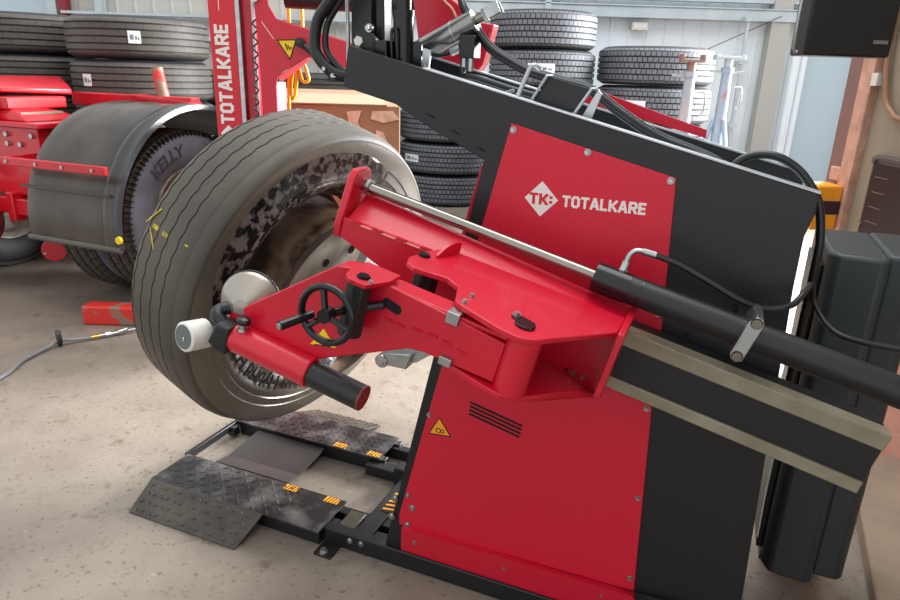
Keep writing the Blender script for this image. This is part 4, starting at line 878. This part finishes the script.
# ================================================================ RED COLUMN LIFT
CLf = empty('column_lift', (-1.03, 3.3, 0), 0, 'tall red column lift post with vertical white TOTALKARE lettering and sloping arm', 'column lift')
b = MB(); b.box(-0.094, 0.030, -0.10, 0.14, 0.0, 2.6); POST = b.build('post', mat('lift_red', (205, 30, 45), 0.4, bump=0.2, bscale=100), CLf, bevel=0.006)
t = MB(); lettering(t, 'TOTALKARE', lambda a, b_, d: (-0.008 - b_, -0.1005 - d, 1.150 + a), 0.064, 0.435, 0.26, 0.002)
lab(t.build('lettering', 'letter', POST), 'white capital lettering reading TOTALKARE running up the post')
b = MB(); b.prism([(-0.040, 1.145), (-0.078, 1.107), (-0.040, 1.069), (-0.002, 1.107)], -0.1015, -0.1); b.build('logo_badge', 'letter', POST)
b = MB(); b.box(-0.045, -0.042, -0.1008, -0.1, 1.64, 1.9); b.build('thin_line', 'letter', POST)
b = MB(); b.box(0.030, 0.048, -0.105, -0.09, 0.0, 2.6); b.build('edge_strip', 'zinc', POST)
b = MB(); b.box(0.048, 0.10, -0.07, 0.10, 0.0, 2.6); b.build('inner_mast', 'red', CLf, bevel=0.006)
b = MB(); b.box(0.098, 0.108, -0.09, -0.07, 0.0, 2.6); b.build('mast_edge', 'zinc', CLf)
coil = MB(); pts = []
for i in range(96):
    a = i * 2 * PI / 8; z = 1.62 - i * 0.0065; pts.append((0.118 - i * 0.0003 + 0.011 * math.cos(a), -0.11 + 0.008 * math.sin(a), z))
coil.tube(pts, 0.0038, 6, 2); coil.build('coiled_cable', 'rubber_hose', CLf)
# gusset + arm plate (x, z) relative to post
gx_ = [(0.105, 2.0), (0.165, 2.0), (0.183, 1.668), (0.216, 1.615), (0.281, 1.594), (0.76, 1.465), (0.76, 1.26), (0.53, 1.41), (0.444, 1.451), (0.347, 1.455), (0.234, 1.392), (0.208, 1.366), (0.2, 1.331), (0.195, 0.3), (0.128, 0.3), (0.130, 1.35), (0.126, 1.579)]
b = MB(); b.prism(gx_, -0.12, -0.105); G = b.build('gusset_plate', 'red', CLf, bevel=0.002)
b = MB(); b.hull([(0.22, -0.11, 1.614), (0.281, -0.11, 1.596), (0.76, -0.11, 1.467), (0.22, 0.02, 1.614), (0.281, 0.02, 1.596), (0.76, 0.02, 1.467), (0.76, 0.02, 1.457), (0.22, -0.11, 1.604), (0.76, -0.11, 1.457)]); b.build('arm_flange', 'red', G)
b = MB(); b.hull([(0.197, -0.115, 1.34), (0.222, -0.04, 1.34), (0.195, -0.115, 0.3), (0.222, -0.04, 0.3), (0.20, -0.11, 1.345), (0.20, -0.11, 0.3), (0.226, -0.04, 1.345), (0.226, -0.04, 0.3)]); b.hull([(0.208, -0.115, 1.366), (0.347, -0.115, 1.455), (0.222, -0.06, 1.352), (0.355, -0.06, 1.448), (0.208, -0.115, 1.37), (0.347, -0.115, 1.46)])
b.build('gusset_return', mat('pinkish_red', (214, 84, 92), 0.5), G)  # return face in a pinker red than the gusset plate
b = MB(); b.prism([(0.220, 1.523), (0.298, 1.527), (0.270, 1.450)], -0.1215, -0.12); ws = b.build('warning_sticker', 'yellow', G); b = MB()
tr_ = [(0.217, 1.525), (0.301, 1.529), (0.270, 1.446)]
for a, c in zip(tr_, tr_[1:] + tr_[:1]): b.tube([(a[0], -0.1215, a[1]), (c[0], -0.1215, c[1])], 0.0025, 6, 1)
for k in range(3): b.tube([(0.252 + 0.011 * k, -0.122, 1.512 - 0.008 * k), (0.262 + 0.010 * k, -0.122, 1.484 + 0.004 * k)], 0.003, 6, 1)
b.build('pictogram', 'ink', ws)
b = MB(); b.tube([(0.15, -0.1205, 1.60), (0.20, -0.1205, 1.53)], 0.0015, 6, 1); b.build('scratch', 'letter', G)
b = MB(); b.cone((0.322, -0.12, 1.517), (0.322, -0.15, 1.517), 0.021); b.cone((0.327, -0.13, 1.512), (0.385, -0.13, 1.467), 0.013); b.cone((0.322, -0.15, 1.517), (0.322, -0.158, 1.52), 0.012); b.build('cable_gland', 'black', G)
b = MB(); b.cone((0.235, 0.0, 1.715), (0.85, 0.0, 1.70), 0.048, n=30); b.build('horizontal_ram', 'black', CLf)
b = MB(); b.cone((0.125, -0.12, 1.70), (0.125, -0.135, 1.70), 0.022); b.build('top_bolt', 'zinc', CLf)
b = MB(); b.box(-1.04, 0.0, 0.17, 0.27, 0.0, 0.11); b.build('floor_leg', 'red_worn', CLf, bevel=0.01)
b = MB(); b.box(-0.78, -0.25, 0.26, 0.30, 0.11, 0.14); b.box(-0.1, 0.5, 0.0, 0.18, 0.0, 0.10); b.build('base_frame', 'red', CLf, bevel=0.004)
# yellow air line hanging behind the gusset
b = MB(); b.tube([(-0.745, 3.4, 2.0), (-0.746, 3.4, 1.62), (-0.75, 3.4, 1.46), (-0.735, 3.4, 1.40), (-0.726, 3.4, 1.356), (-0.755, 3.4, 1.35), (-0.78, 3.4, 1.43), (-0.785, 3.4, 1.354), (-0.80, 3.41, 1.28), (-0.822, 3.41, 1.27), (-0.80, 3.40, 1.42), (-0.805, 3.4, 1.45), (-0.821, 3.4, 1.36), (-0.827, 3.4, 1.24), (-0.83, 3.4, 0.9), (-0.83, 3.42, 0.3), (-0.8, 3.50, 0.012)], 0.0085, 8)
YL = b.build('air_line', 'yellow_hose'); tag(YL, 'yellow looped air line hanging behind the red sloping arm', 'hose')
b = MB(); b.tube([(-0.804, 3.38, 2.0), (-0.804, 3.38, 1.46)], 0.009, 8, 1); b.build('second_drop', 'yellow_hose', YL)

# ================================================================ CARDBOARD BOX ON A PALLET
PB = empty('pallet', (-0.87, 4.24, 0), math.radians(6), 'wooden pallet carrying the big cardboard box', 'pallet')
for y in (-0.5, 0, 0.5): b = MB(); b.box(-0.5, 0.5, y - 0.05, y + 0.05, 0.0, 0.10); b.build('bearer', 'wood', PB)
for k in range(7): x = -0.5 + k * 0.15; b = MB(); b.box(x, x + 0.1, -0.55, 0.55, 0.10, 0.12); b.build('board', 'wood', PB)
BX = empty('cardboard_box', (-0.87, 4.24, 0.12), math.radians(6), 'big brown cardboard box with torn paper tape on its corner behind the tyre', 'box')
b = MB(); b.hull([(-0.36, -0.55, 0), (0.51, -0.55, 0), (-0.36, 0.55, 0), (0.51, 0.55, 0), (-0.36, -0.55, 1.11), (0.51, -0.55, 1.11), (-0.36, 0.55, 1.16), (0.51, 0.55, 1.16)]); b.build('carton', 'cardboard', BX, bevel=0.006)
b = MB(); b.hull([(-0.365, -0.555, 1.11), (0.44, -0.555, 1.11), (0.40, 0.1, 1.138), (-0.365, 0.1, 1.138), (-0.365, -0.555, 1.116), (0.44, -0.555, 1.116), (0.40, 0.1, 1.146), (-0.365, 0.1, 1.146)]); b.build('flap', mat('light_cardboard', (176, 146, 118), 0.9, var=0.08, scale=4), BX)
b = MB()
for poly in ([(0.22, 1.075), (0.30, 1.082), (0.28, 1.02), (0.32, 0.93), (0.26, 0.90), (0.24, 0.98)], [(0.36, 1.08), (0.47, 1.085), (0.505, 1.04), (0.42, 1.02), (0.35, 1.04)], [(0.38, 0.98), (0.42, 0.97), (0.46, 0.86), (0.44, 0.76), (0.41, 0.85), (0.37, 0.90)]):
    b.prism(poly, -0.556, -0.5505)
b.build('torn_tape', 'tape', BX)
b = MB(); b.box(-0.20, -0.08, -0.25, -0.20, 1.13, 1.1335); b.build('ink_stamp', 'ink', BX)

# ================================================================ JACK STANDS
def stand(x, y, top, label, mt, head):
    r = empty('jack_stand', (x, y, 0), 0, label, 'jack stand', 'tall jack stands by the back wall')
    b = MB(); b.cone((0, 0, 0.42), (0, 0, top - 0.10), 0.058, 0.036); b.cone((0, 0, top - 0.14), (0, 0, top - 0.10), 0.045); b.build('tube', mt, r)
    b = MB(); b.cone((0, 0, top - 0.10), (0, 0, top - 0.035), 0.03); b.box(-0.085, 0.085, -0.04, 0.04, top - 0.04, top - 0.02)
    if head: b.box(-0.085, -0.065, -0.04, 0.04, top - 0.02, top + 0.015); b.box(0.065, 0.085, -0.04, 0.04, top - 0.02, top + 0.015)
    else: b.box(-0.11, -0.085, -0.04, 0.04, top - 0.045, top - 0.01); b.box(0.085, 0.11, -0.04, 0.04, top - 0.045, top - 0.01)
    b.build('saddle', mat('pinkish_rust', (150, 118, 108), 0.5, 0.3) if head else M['girt'], r, bevel=0.003)
    b = MB(); b.cone((-0.13, 0.0, top - 0.13), (0.13, 0.0, top - 0.13), 0.009); b.tube([(0.06, -0.02, top - 0.24), (0.11, -0.04, top - 0.25), (0.115, -0.04, top - 0.36), (0.09, -0.04, top - 0.40)], 0.007, 8); b.build('locking_pin', 'zinc', r)
    for k in range(3):
        a = -PI / 2 + 0.35 + k * 2 * PI / 3
        b = MB(); b.tube([(0.045 * math.cos(a), 0.045 * math.sin(a), top - 0.48), (0.36 * math.cos(a), 0.36 * math.sin(a), 0.02)], 0.018, 10, 1); b.cone((0.36 * math.cos(a), 0.36 * math.sin(a), 0.0), (0.36 * math.cos(a), 0.36 * math.sin(a), 0.012), 0.045); b.build('leg', mt, r)
    return r
stand(1.665, 5.0, 1.575, 'pale jack stand with rusty forked saddle, left of the pair before the wall', mat('dusty_pale_stand', (190, 182, 174), 0.5, 0.2, rgb2=(150, 170, 190), scale=7), True)
stand(2.04, 5.3, 1.615, 'blue and red worn jack stand, right of the pair before the wall', M['blue_grey'], False)

# ================================================================ SMALL WALL THINGS
b = MB(); b.box(2.06, 2.24, 8.47, 8.59, 1.97, 2.06); b.cone((2.105, 8.46, 2.01), (2.105, 8.47, 2.01), 0.028); b.cone((2.195, 8.46, 2.01), (2.195, 8.47, 2.01), 0.028)
tag(b.build('socket_box', 'white_plastic', bevel=0.006), 'small white twin socket box under the girt on the back wall', 'socket')
b = MB(); b.cone((3.36, 8.33, 0), (3.36, 8.33, 2.12), 0.022); b.cone((3.36, 8.33, 2.09), (3.36, 8.33, 2.14), 0.05)
for z in (0.9, 1.62): b.box(3.32, 3.42, 8.30, 8.58, z, z + 0.04)
tag(b.build('drop_pipe', 'girt'), 'thin grey vertical pipe clipped to the pale back wall right of the stands', 'pipe')
b = MB(); b.tube([(3.75, 8.35, 2.16), (2.75, 8.4, 1.68), (2.3, 8.42, 1.5)], 0.005, 6, 1); tag(b.build('stay_wire', 'rubber_hose'), 'thin wire slanting down from the girt to the right stack', 'wire')
# black box at top right
BBx = empty('hanging_monitor', (1.75, 2.6, 1.65), 0, 'black square equipment box hanging from the right wall at the top corner', 'equipment box')
b = MB(); b.box(-0.505, -0.195, -0.05, 0.06, -0.145, 0.35); b.build('case', 'black', BBx, bevel=0.008)
b = MB(); b.box(-0.265, -0.215, -0.056, -0.048, -0.10, -0.088); b.build('name_plate', mat('grey_plate', (120, 120, 118), 0.4), BBx)
b = MB(); b.tube([(-0.52, -0.03, -0.13), (-0.535, -0.03, -0.12), (-0.535, -0.03, 0.05), (-0.52, -0.03, 0.06)], 0.005, 8, 2); b.build('handle', 'zinc', BBx)
b = MB(); b.box(-0.22, 0.0, 0.0, 0.05, 0.1, 0.16); b.build('wall_bracket', 'black', BBx)
# conduit
b = MB(); b.tube([(1.73, 2.86, 2.3), (1.73, 2.854, 1.72), (1.73, 2.845, 1.52), (1.73, 2.80, 1.368), (1.73, 2.744, 1.313), (1.73, 2.65, 1.285), (1.73, 2.2, 1.25)], 0.011, 10)
cd_ = b.build('conduit', 'conduit'); tag(cd_, 'tan conduit pipe bending along the beige wall at the top right', 'conduit')
b = MB(); b.box(1.712, 1.749, 2.855, 2.895, 1.41, 1.46); b.build('clip', 'white_plastic', cd_)
# grille
GR = empty('wall_grille', (1.75, 2.505, 0.96), 0, 'dark rectangular louvred grille box on the beige right wall', 'grille')
b = MB(); b.box(-0.035, -0.001, -0.5, 0.26, -0.28, 0.185); b.build('frame', mat('brown_grey_frame', (86, 76, 66), 0.5), GR, bevel=0.01)
b = MB(); b.box(-0.045, -0.034, -0.48, 0.235, -0.26, 0.16); b.build('panel', mat('dark_maroon_panel', (50, 36, 36), 0.35), GR, bevel=0.006)
for k in range(6): b = MB(); b.box(-0.048, -0.044, 0.12, 0.20, 0.10 - k * 0.06, 0.103 - k * 0.06); b.build('louvre', 'jamb', GR)
for z in (0.165, -0.1): b = MB(); b.cone((-0.05, 0.235, z), (-0.034, 0.235, z), 0.012); b.build('screw', 'zinc', GR)
# striped corner guard, small pink box
b = MB(); b.box(1.60, 1.714, 2.92, 3.05, 0.79, 0.99); CG = b.build('corner_guard', 'orange', bevel=0.01); tag(CG, 'orange and black striped foam guard beside the door jamb', 'corner guard')
b = MB(); b.box(1.597, 1.716, 2.917, 3.052, 0.86, 0.925); b.build('dark_band', 'foam_black', CG, bevel=0.008)
b = MB(); b.box(1.72, 1.749, 2.99, 3.07, 1.0, 1.06); tag(b.build('junction_box', 'pink_trim', bevel=0.006), 'small pink junction box on the jamb above the striped guard', 'junction box')
# red round thing behind the cabinet
b = MB(); b.lathe([(0, 0), (0, 0.05), (0.015, 0.065), (0.06, 0.07), (0.10, 0.06), (0.10, 0.0)], 40, closed=False, org=(1.64, 2.30, 0.53), axes=(Vector((1, 0, 0)), Vector((0, 1, 0)), Vector((0, 0, 1))))
tag(b.build('hose_reel', 'red', bevel=0.0), 'small red round fixture on the salmon wall at the right edge', 'fixture')

# ================================================================ AIR HOSE ON THE FLOOR
b = MB(); b.tube([(-2.4, 1.9, 0.010), (-2.15, 2.45, 0.010), (-2.071, 2.755, 0.010), (-2.085, 2.945, 0.010), (-2.055, 3.10, 0.016), (-2.028, 3.167, 0.028), (-1.98, 3.20, 0.022), (-1.90, 3.262, 0.012)], 0.0085, 10)
AH = b.build('air_hose', mat('grey_hose', (128, 130, 134), 0.4)); tag(AH, 'grey air hose with brass and steel coupling lying on the concrete floor', 'hose')
b = MB(); b.cone((-1.91, 3.255, 0.013), (-1.875, 3.283, 0.013), 0.0125); b.build('brass_ferrule', mat('brass', (205, 165, 100), 0.3, 0.9), AH)
b = MB(); b.cone((-1.875, 3.283, 0.014), (-1.80, 3.335, 0.015), 0.011); b.cone((-1.855, 3.297, 0.014), (-1.835, 3.312, 0.014), 0.015, n=6); b.cone((-1.80, 3.335, 0.017), (-1.765, 3.36, 0.026), 0.017, 0.012); b.cone((-1.78, 3.35, 0.018), (-1.715, 3.398, 0.018), 0.007); b.build('coupling', 'zinc', AH)
b = MB(); b.hull([Vector((-2.028, 3.167, 0.044)) + Vector((0.75, 0.6, 0)) * (0.011 * s_) + Vector((-0.6, 0.75, 0)) * (0.034 * math.cos(t_)) + Vector((0, 0, 0.043 * math.sin(t_))) for s_ in (-1, 1) for t_ in [k * PI / 6 for k in range(12)]]); b.build('hose_stop', 'side_new', AH)
bpy.context.view_layer.update()
